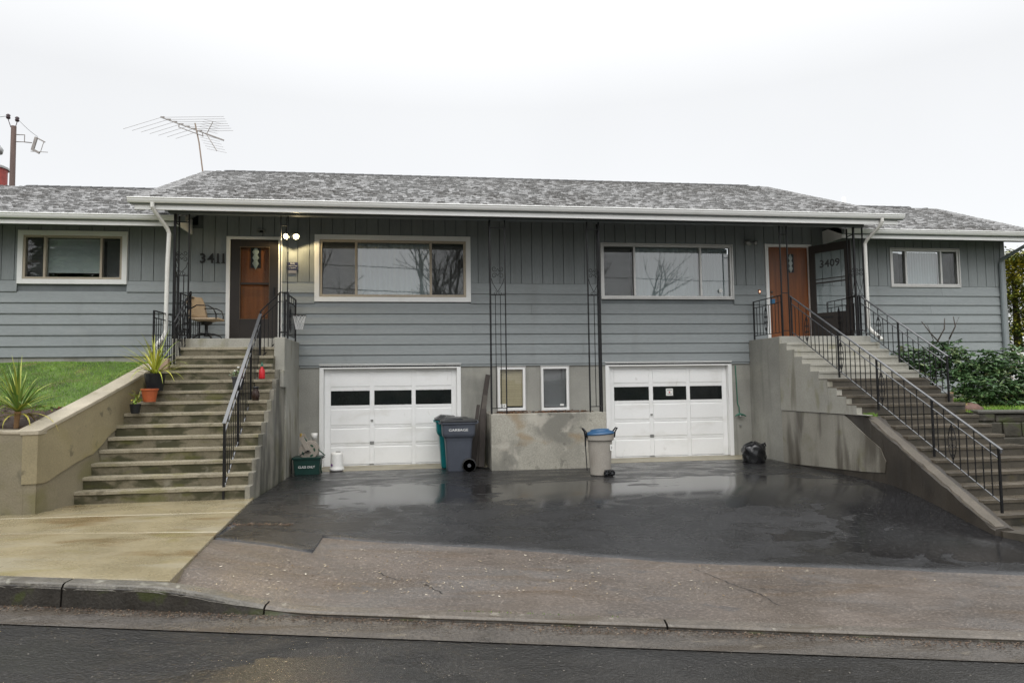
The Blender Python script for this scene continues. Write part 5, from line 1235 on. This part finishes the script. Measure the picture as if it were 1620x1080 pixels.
# hose reel
hr = thing('hose_reel', (-2.07, 13.5, .38), 'taupe garden hose reel standing on the green bin', 'hose reel')
c = V3(-2.05, 13.45, .50)
for yy, mm in ((-.07, M_reel), (.12, M_reel)):
    m = MB(); m.lathe([(.0, -.008), (.17, -.008), (.178, 0), (.17, .008), (0, .008)], seg=28); m.v = [(c.x+p[0], c.y+yy+p[2], c.z+p[1]) for p in m.v]; f_ = m.build('flange', mm, hr)
    if yy < 0:
        for a in (.95, .15, -1.0, 3.6):
            q = MB(); q.lathe([(.0, 0), (.022, 0), (.022, .002), (0, .002)], seg=10, sx=1.6, sy=.8); q.v = [(c.x+.11*cos(a)+p[0]*cos(a+1.57)-p[1]*sin(a+1.57), c.y+yy-.0095-p[2], c.z+.11*sin(a)+p[0]*sin(a+1.57)+p[1]*cos(a+1.57)) for p in q.v]; q.build('slot', M_hose, f_)
for k_ in range(5):
    m = MB(); m.tube([c+V3(.12*cos(a), -.045+k_*.032, .12*sin(a)) for a in fr(0, 2*pi, 22)[:-1]], .014, 6, close=True); m.build('hose_loop', M_hose, hr, smooth=True)
m = MB(); m.prism([(c.x+.05, c.z-.02), (c.x-.03, c.z-.04), (c.x-.17, c.z+.24), (c.x-.165, c.z+.30), (c.x-.10, c.z+.305), (c.x-.085, c.z+.26)], 'y', c.y-.105, c.y-.082); m.prism([(c.x+.05, c.z-.02), (c.x-.03, c.z-.04), (c.x-.17, c.z+.24), (c.x-.165, c.z+.30), (c.x-.10, c.z+.305), (c.x-.085, c.z+.26)], 'y', c.y+.135, c.y+.155); m.build('frame_arm', M_reel, hr, bevel=.004)
m = MB(); m.tube([(c.x-.135, c.y-.11, c.z+.275), (c.x-.135, c.y+.16, c.z+.275)], .016, 8); m.lathe([(.022, 0), (.022, .05)], (c.x-.135, c.y-.1, c.z+.28), 10); m.build('cross_handle', M_brass, hr)
m = MB(); m.tube([(c.x, c.y-.12, c.z), (c.x-.14, c.y-.13, c.z-.075)], .010, 6); m.lathe([(.028, -.012), (.028, .012)], (c.x, c.y-.12, c.z), 12); m.build('crank', M_black, hr)
m = MB(); m.tube([(c.x-.12, c.y-.03, c.z+.22), (c.x-.08, c.y-.04, c.z+.24), (c.x-.04, c.y-.03, c.z+.18), (c.x-.01, c.y-.02, c.z+.12)], .012, 6); m.tube([(c.x+.15, c.y, c.z+.03), (c.x+.22, c.y-.02, c.z-.03), (c.x+.30, c.y-.04, c.z-.10)], .010, 6); m.tube([(c.x+.14, c.y, c.z-.12), (c.x+.20, c.y-.02, c.z-.22), (c.x+.24, c.y-.04, c.z-.43)], .010, 6); m.build('hose_end', M_hose, hr, smooth=True)
ls_ = thing('white_cup', (-2.0, 13.95, .55), 'small white plastic tub perched behind the hose reel', 'tub')
m = MB(); m.lathe([(.04, 0), (.065, .13), (.06, .13), (.038, .01)], (-2.02, 13.9, .66), 14); m.build('tub', M_bucket, ls_, smooth=True); m = MB(); m.lathe([(.04, -.61), (.04, 0)], (-2.02, 13.9, .66), 10); m.build('stand', M_reel, ls_)
# white bucket
wbk = thing('white_bucket', (-1.57, 13.78, .06), 'white round plastic canister standing by the left garage door', 'canister')
x, y, z0 = -1.575, 13.8, .068
m = MB(); m.lathe([(.138, 0), (.142, .02), (.138, .05), (.128, .065), (.125, .09), (.118, .30), (.112, .335), (.09, .35), (0, .352)], (x, y, z0), 26); b = m.build('body', M_bucket, wbk, smooth=True)
m = MB(); m.box(x-.02, x+.07, y-.02, y+.02, z0+.353, z0+.362); m.build('top_handle', M_black, wbk)
m = MB(); m.lathe([(.026, 0), (.026, .002)], seg=12); m.lathe([(.012, .002), (.012, .0035)], seg=10); m.v = [(x-.085+p[0]*.75, y-.105-p[0]*.55-p[2], z0+.115+p[1]) for p in m.v]; m.build('round_print', M_purple, wbk)
# leaning boards
random.seed(3)
for i, (xa, ya2, xb, yb, zt, w, th, mm, lab) in enumerate([
    (1.10, 13.75, 1.46, 14.30, 1.90, .10, .04, M_lumber, 'longest dark board leaning against the wall beside the planter'),
    (1.17, 13.65, 1.40, 14.20, 1.55, .09, .04, M_lumber2, 'second longest greyish board leaning beside the planter'),
    (1.02, 13.7, 1.235, 14.1, 1.28, .07, .035, M_lumber, 'short dark board leaning nearest the garbage cart'),
    (1.23, 13.55, 1.33, 14.0, 1.20, .12, .03, M_lumber, 'wide dark board leaning closest to the planter side')]):
    m = MB(); m.bar((xa, ya2, .075), (xb, yb, zt), w, th, (0, -1, .4)); tag(m.build('lumber_board', mm, None, (xa, ya2, .075), bevel=.003), lab, 'board', 'boards leaning beside the planter')
# black trash bag
random.seed(9)
tb = thing('trash_bag', (6.70, 13.15, .05), 'full black plastic trash bag beside the right garage', 'trash bag')
m = MB(); n1, n2 = 14, 26; x, y, z0 = 6.74, 13.15, .05
rings = []
for i in range(n1+1):
    f = i/n1; R0 = .235*(1-.12*abs(2*f-.8)**2.2)*(1 if f < .8 else (1-((f-.8)/.2)**1.6*.78))
    ring = []
    for k_ in range(n2):
        a = 2*pi*k_/n2; wv = 1+.06*sin(5*a+3*f*4)+.045*sin(9*a-7*f)+.03*sin(17*a+11*f)*(.4+f)
        ring.append((x+R0*wv*cos(a), y+R0*wv*sin(a)*.85, z0+.42*f*(1+.03*sin(3*a))))
    rings.append(ring)
m.loft(rings).build('bag', M_bag, tb, smooth=True)
m = MB(); m.tube([(x+.15, y-.06, z0+.36), (x+.20, y-.07, z0+.39), (x+.225, y-.07, z0+.33)], [.03, .024, .01], 7); m.build('knot', M_bag, tb, smooth=True)

# ------------------------------------------------------------------ vegetation at right
rnd = random.Random(21)
def shrub(label, loc, blobs, leaf, n, m_, name='rhododendron', stems=(), group=None, tint=None):
    t = thing(name, loc, label, 'shrub', group); m = MB()
    for (cx_, cy_, cz_, rx_, ry_, rz_) in blobs:
        for _ in range(int(n*rx_*rz_*6)):
            while True:
                q = V3(rnd.uniform(-1, 1), rnd.uniform(-1, 1), rnd.uniform(-1, 1))
                if .25 < q.length <= 1: break
            c = V3(cx_+q.x*rx_, cy_+q.y*ry_, cz_+q.z*rz_); base = rnd.gauss(.38, .16)
            for j in range(6):      # whorl of leaves
                a = j*1.05+rnd.random(); el = rnd.uniform(-.5, .35); L_ = leaf*rnd.uniform(.7, 1.15); d = V3(cos(a)*cos(el), sin(a)*cos(el), sin(el)); s_ = V3(-sin(a), cos(a), rnd.uniform(-.3, .3)); w = L_*.17
                nn = d.cross(s_)
                m.add([c, c+d*L_*.4+s_*w, c+d*L_*.8+s_*w*.75-nn*-.02, c+d*L_-ZV*L_*.12, c+d*L_*.8-s_*w*.75, c+d*L_*.4-s_*w], [(0, 1, 2, 3), (0, 3, 4, 5)], min(1, max(0, rnd.gauss(base, .12))))
    m.build('foliage', m_, t, stuff=True)
    for p in stems:
        b = MB(); b.tube(p, [.016, .012, .008, .004][:len(p)], 6); b.build('branch', M_bark, t, smooth=True)
    return t
shrub('leggy rhododendron with bare top twigs behind the right stair railing', (10.3, 12.6, 1.2),
      [(9.85, 12.6, 2.1, .42, .3, .3), (10.6, 12.5, 2.2, .42, .3, .3), (10.2, 12.7, 1.85, .5, .3, .3), (10.85, 12.6, 1.9, .4, .3, .3)], .15, 75, M_rhod,
      stems=[[(10.2, 12.6, 1.15), (10.15, 12.6, 1.7), (9.8, 12.65, 2.0), (9.6, 12.7, 2.25)], [(10.25, 12.6, 1.15), (10.4, 12.55, 1.8), (10.6, 12.5, 2.3), (10.95, 12.5, 2.95)], [(10.3, 12.6, 1.15), (10.4, 12.6, 2.0), (10.42, 12.6, 2.5), (10.3, 12.6, 2.8)], [(10.6, 12.5, 2.3), (10.3, 12.5, 2.6), (10.1, 12.5, 2.85)], [(10.7, 12.5, 2.5), (10.85, 12.5, 2.75), (10.82, 12.5, 2.95)], [(10.4, 12.5, 2.4), (10.6, 12.5, 2.7), (10.62, 12.5, 2.92)]])
shrub('dense green rhododendron beside the grey corner downspout', (11.3, 12.0, 1.2),
      [(10.75, 12.0, 1.62, .5, .4, .42), (11.25, 11.9, 1.6, .5, .45, .42), (11.05, 12.1, 1.95, .5, .35, .3), (11.6, 12.0, 1.95, .42, .35, .32), (10.6, 11.7, 1.45, .42, .3, .3), (11.3, 11.7, 1.4, .5, .3, .25)], .14, 95, M_rhod,
      stems=[[(11.1, 12, 1.1), (11.0, 12, 1.5), (10.7, 12, 1.8)], [(11.2, 12, 1.1), (11.5, 12, 1.6), (11.7, 12, 2.0)]])
shrub('looser rhododendron at the right frame edge in front of the white fence', (12.2, 12.2, 1.2),
      [(12.1, 12.4, 2.05, .42, .35, .3), (12.45, 12.2, 1.7, .4, .35, .35), (12.9, 12.3, 1.95, .45, .4, .4), (13.3, 12.3, 1.5, .5, .4, .4), (12.0, 12.2, 1.5, .3, .3, .25)], .14, 30, M_rhod,
      stems=[[(12.3, 12.3, 1.1), (12.2, 12.3, 1.5), (12.1, 12.3, 1.9)], [(12.35, 12.3, 1.1), (12.6, 12.3, 1.6), (13.0, 12.3, 1.95)], [(11.9, 12.3, 1.25), (12.3, 12.3, 1.5), (12.7, 12.25, 1.75)]])
sk = thing('tree_stump', (9.6, 11.1, 1.15), 'pale cut stump beside the foot of the shorter right railing', 'stump')
m = MB(); m.lathe([(.065, 0), (.05, .05), (.04, .14), (.05, .30), (.055, .32), (0, .325)], (9.36, 10.98, 1.13), 12); m.build('trunk', mat('pale_stump', (.36, .25, .14), .7, .2, 6, .3, .3, 20, stretch=(4, 4, .5)), sk)
rk = thing('garden_rock', (9.95, 10.95, 1.1), 'brown rounded rock with yellow moss on the grass strip', 'rock')
m = MB(); rings = []
for i in range(7):
    f = i/6; R0 = sqrt(max(.02, 1-(f*1.0)**2)); rings.append([(9.75+.24*R0*cos(a)*(1+.14*sin(3*a+i)), 11.0+.18*R0*sin(a)*(1+.1*sin(4*a)), 1.10+.15*f+.015*sin(5*a+2*i)) for a in fr(0, 2*pi, 14)[:-1]])
m.loft(rings).build('rock', mat('brown_rock', (.10, .055, .042), .6, .3, 5, .3, .6, 20, stains=[((.22, .17, .02), (3, 3, 3), .52, .62, .9)]), rk, smooth=True)
# golden conifer beyond the house
gt = thing('conifer_tree', (21.5, 22, .9), 'yellow-green bushy tree beyond the right end of the house', 'tree')
m = MB(); m.tube([(21.6, 22, .9), (21.6, 22, 3.), (21.55, 22, 6.2)], [.2, .15, .03], 8); m.build('trunk', M_bark, gt)
m = MB(); rnd = random.Random(33)
for k_ in range(330):
    f = rnd.random()**.8; zc_ = 1.9+4.2*f; Rr = 2.1*(1-f*.72); a = rnd.random()*2*pi; rr = Rr*rnd.uniform(.3, 1.); cx_, cy_ = 21.6+rr*cos(a), 22+rr*sin(a); bt = rnd.gauss(.5, .22)
    for _ in range(70):
        q = V3(rnd.gauss(0, .2), rnd.gauss(0, .2), rnd.gauss(0, .13)); p = V3(cx_, cy_, zc_)+q; al_ = rnd.random()*2*pi; L_ = rnd.uniform(.06, .15)
        d = V3(cos(al_), sin(al_), rnd.uniform(-.3, .9))*L_; s_ = V3(-sin(al_), cos(al_), rnd.uniform(-.5, .5))*L_*.3
        m.add([p-s_*.5, p+d*.6-s_, p+d, p+d*.6+s_], [(0, 1, 2, 3)], min(1, max(0, bt+.25*q.z/.13*.3+rnd.gauss(0, .12))))
m.build('crown', M_gold, gt, stuff=True)
# white plank fence at the neighbour's
wf = thing('white_fence', (17, 17.5, 1.2), 'white painted plank fence glimpsed through the rhododendron leaves', 'fence')
xx2 = 14.6
for i in range(60):
    m = MB(); m.box(xx2, xx2+.135, 17.5+random.uniform(-.004, .004), 17.53, 1.0, 2.42); m.build('plank', M_white, wf, (xx2, 17.5, 1.0)); xx2 += .145
for zz in (1.3, 2.1): m = MB(); m.box(14.6, 23.3, 17.535, 17.58, zz, zz+.09); m.build('rail', M_white, wf)

# ------------------------------------------------------------------ skyline things
up_ = thing('utility_pole', (-16.42, 30, 2), 'weathered wooden utility pole with a bracket rising behind the left roof', 'utility pole')
m = MB(); m.tube([(-16.38, 30, 2), (-16.42, 30, 12.55)], [.125, .095], 12); m.build('pole', M_pole, up_, smooth=True)
for dx, zz in ((-.22, 12.95), (.12, 12.85)):
    m = MB(); m.tube([(-16.42+dx*.5, 30, 12.5), (-16.42+dx, 30, zz-.12)], .015, 5); m.lathe([(.06, -.1), (.085, -.05), (.06, 0), (.085, .05), (.04, .1)], (-16.42+dx, 30, zz), 10); m.build('insulator', mat('brown_insulator', (.05, .03, .035), .3), up_, smooth=True)
m = MB(); m.tube([(-16.3, 30, 12.2), (-16.0, 30, 12.2), (-16.0, 30, 11.9), (-16.3, 30, 11.9)], .022, 5); m.tube([(-16.0, 30, 11.9), (-15.72, 30, 11.88)], .022, 5); m.build('bracket', M_ant, up_)
m = MB(); m.bar((-15.68, 30, 11.6), (-15.55, 30, 12.12), .10, .08, (0, 1, 0)); m.bar((-15.72, 30, 11.62), (-15.42, 30, 11.46), .09, .07, (0, 1, 0)); m.bar((-15.55, 30, 12.10), (-15.22, 30, 11.92), .05, .04, (0, 1, 0)); m.bar((-15.27, 30, 11.92), (-15.38, 30, 11.5), .02, .02, (0, 1, 0)); m.bar((-15.75, 30, 11.52), (-15.1, 30, 11.5), .025, .02); m.build('cutout_switch', M_ant, up_)
def wire(label, pts, r=.012):
    m = MB(); m.tube(pts, r, 5); return tag(m.build('overhead_wire', M_black, None, pts[0]), label, 'wire', 'overhead wires')
def cat(a, b, sag, n=16): return [V3(*a).lerp(V3(*b), i/n)-ZV*sag*4*(i/n)*(1-i/n) for i in range(n+1)]
wire('thin wire running left from the utility pole top', cat((-16.64, 30, 12.97), (-30, 34, 13.6), .3), .01)
wire('thin wire from the pole top down to the bracket', cat((-16.3, 30, 12.88), (-15.5, 30, 12.14), .05), .008)
cm_ = thing('chimney', (-10.7, 19, 5), 'red brick chimney with a grey cap at the far left edge', 'chimney')
M_chb = M_brick
m = MB(); m.lathe([(.37, 0), (.37, 2.42)], (-10.92, 19, 5), 18); m.build('stack', M_brick, cm_)
m = MB(); m.lathe([(.41, 2.42), (.41, 2.47), (.25, 2.55), (.10, 2.6), (.0, 2.6)], (-10.92, 19, 5), 18); m.build('cap', M_metal, cm_)
m = MB(); m.lathe([(.06, 2.68), (.06, 2.8), (.14, 2.84), (.16, 2.95), (.09, 3.06), (0, 3.08)], (-10.80, 19, 5), 12); m.build('vent_ball', M_metal, cm_, smooth=True)
# television antenna
an = thing('television_antenna', (-5.10, 17, 6.95), 'spidery rooftop television antenna at the left ridge end', 'antenna')
AY = 17.0
m = MB(); m.tube([(-5.10, AY, 6.85), (-5.20, AY, 7.6), (-5.30, AY, 8.08)], .016, 6); m.build('mast', mat('mast_tan', (.28, .21, .16), .5), an)
bA, bB = V3(-6.07, AY, 8.19), V3(-4.63, AY, 7.68)
m = MB(); m.bar(bA, lerp(bA, bB, .7), .028, .02); m.bar(lerp(bA, bB, .7), bB, .035, .03); m.build('boom', M_ant, an)
m = MB(); m.bar((-5.66, AY-.02, 7.96), (-5.10, AY-.02, 7.76), .022, .016); m.bar((-5.66, AY-.02, 8.05), (-5.66, AY-.02, 7.95), .02); m.bar((-5.12, AY-.02, 7.86), (-5.11, AY-.02, 7.75), .02); m.build('boom_brace', M_ant, an)
for i in range(7):
    f = i/7*.70; p = bA.lerp(bB, f); sh = 1-f*.62
    for s_, dv2 in ((-1, V3(-.80, -.12, -.36)), (1, V3(1.42, .15, .14))):
        m = MB(); m.tube([p, p+dv2*sh*(1. if s_ < 0 else (.98-.02*i))], .0042, 4); m.build('element', M_ant, an)
    m = MB(); m.bar(p+V3(-.02, 0, .01), p+V3(.07, .02, .02), .03, .02); m.build('element_clamp', M_ant, an)
cB = lerp(bA, bB, .72)
for tip, n_ in ((V3(-4.92, AY+.1, 8.17), 5), (V3(-4.76, AY-.1, 7.38), 6)):
    m = MB(); m.tube([cB, tip], .011, 5); m.build('reflector_arm', M_ant, an)
    for j in range(1, n_+1):
        q = cB.lerp(tip, j/n_); m = MB(); m.tube([q+V3(-.17, -.2, -.02), q+V3(.17, .2, .03)], .0035, 4); m.build('element', M_ant, an)

# ------------------------------------------------------------------ across the street: bare trees and cables seen mirrored in the panes
def bare_tree(loc, h, seed, label):
    r_ = random.Random(seed); t = thing('bare_tree', loc, label, 'tree', 'bare trees across the street'); tr = MB(); br = MB()
    def grow(m, p, d, L_, r, lev):
        pts = [p]; q = p
        for i in range(4): d = (d+V3(r_.uniform(-.14, .14), r_.uniform(-.14, .14), .05)).normalized(); q = q+d*(L_/4); pts.append(q)
        m.tube(pts, [r*(1-.12*i) for i in range(5)], 6 if lev < 2 else 4, cap=False)
        if lev >= 5: return
        for k_ in range(3 if lev < 4 else 2):
            a = r_.random()*2*pi; s_ = d.orthogonal().normalized(); s_ = Matrix.Rotation(a, 3, d) @ s_
            grow(br, pts[r_.choice((2, 3, 4, 4))], (d+s_*r_.uniform(.35, .75)).normalized(), L_*r_.uniform(.6, .8), r*.58, lev+1)
    grow(tr, V3(*loc), V3(0, 0, 1), h*.3, h*.018, 0)
    tr.build('trunk', M_bark, t, smooth=True); br.build('crown', M_bark, t, smooth=True)
bare_tree((-5.6, -12, -.4), 15.5, 2, 'leftmost bare tree across the street mirrored in the picture window')
bare_tree((.2, -12, -.5), 15.0, 5, 'middle bare tree across the street mirrored in the picture window')
bare_tree((4.6, -13, -.6), 15, 8, 'tall bare tree across the street between the two mirrored windows')
bare_tree((15.0, -16, -.8), 15.0, 13, 'bare tree across the street mirrored in the right sliding window')
rnd = random.Random(77)
for i, (tx, ty, th_, tr_, lab) in enumerate([(-25, -13, 15, 3.4, 'leftmost dark evergreen tree across the street'), (-19.5, -14, 16, 3.6, 'middle dark evergreen tree across the street'), (-14.2, -14, 15, 3.4, 'third dark evergreen tree across the street'), (-9.4, -13.5, 14, 3.0, 'rightmost dark evergreen tree across the street')]):
    t = thing('evergreen_tree', (tx, ty, -.3), lab, 'tree', 'dark evergreens across the street')
    m = MB(); m.tube([(tx, ty, -.3), (tx, ty, th_*.9)], [.3, .05], 8); m.build('trunk', M_bark, t); m = MB()
    for _ in range(9000):
        f = rnd.random()**.9; zc_ = 1.2+th_*f; Rr = tr_*(1-f)**.75+.15; a = rnd.random()*2*pi; rr = Rr*rnd.uniform(.35, 1.05)
        p = V3(tx+rr*cos(a), ty+rr*sin(a), zc_); d = V3(cos(a), sin(a), rnd.uniform(-.6, .2))*rnd.uniform(.35, .7); s_ = V3(-sin(a), cos(a), rnd.uniform(-.4, .4))*.2
        m.add([p-s_, p+d*.6-s_, p+d, p+d*.6+s_, p+s_], [(0, 1, 2, 3, 4)], rnd.random())
    m.build('crown', M_rhod, t, stuff=True)
hg = thing('added_dark_hedge', (3, -11, -.6), 'unseen dark hedge added across the street to darken the basement window reflections', 'hedge')  # out of view, added to darken pane reflections and the low sky
m = MB()
for i in range(9000):
    x = rnd.uniform(-30, 40); z = rnd.uniform(-.6, 1.9+.3*sin(x*.7)); p = V3(x, -11+rnd.uniform(-.4, .3), z); a = rnd.uniform(-1, 1); L_ = .34
    m.add([p+V3(-L_, a*.1, -L_*.6), p+V3(L_, -a*.1, -L_*.5), p+V3(L_*.9, a*.2, L_*.6), p+V3(-L_*.8, -a*.2, L_*.5)], [(0, 1, 2, 3)])
m.build('foliage', M_rhod, hg, stuff=True)
wire('thick cable along the far side of the street mirrored in the windows', cat((-30, -6, 8.3), (40, -8, 6.2), .9, 40), .028)
wire('second cable above the far side of the street', cat((-30, -7, 9.6), (40, -9, 7.5), .8, 40), .02)
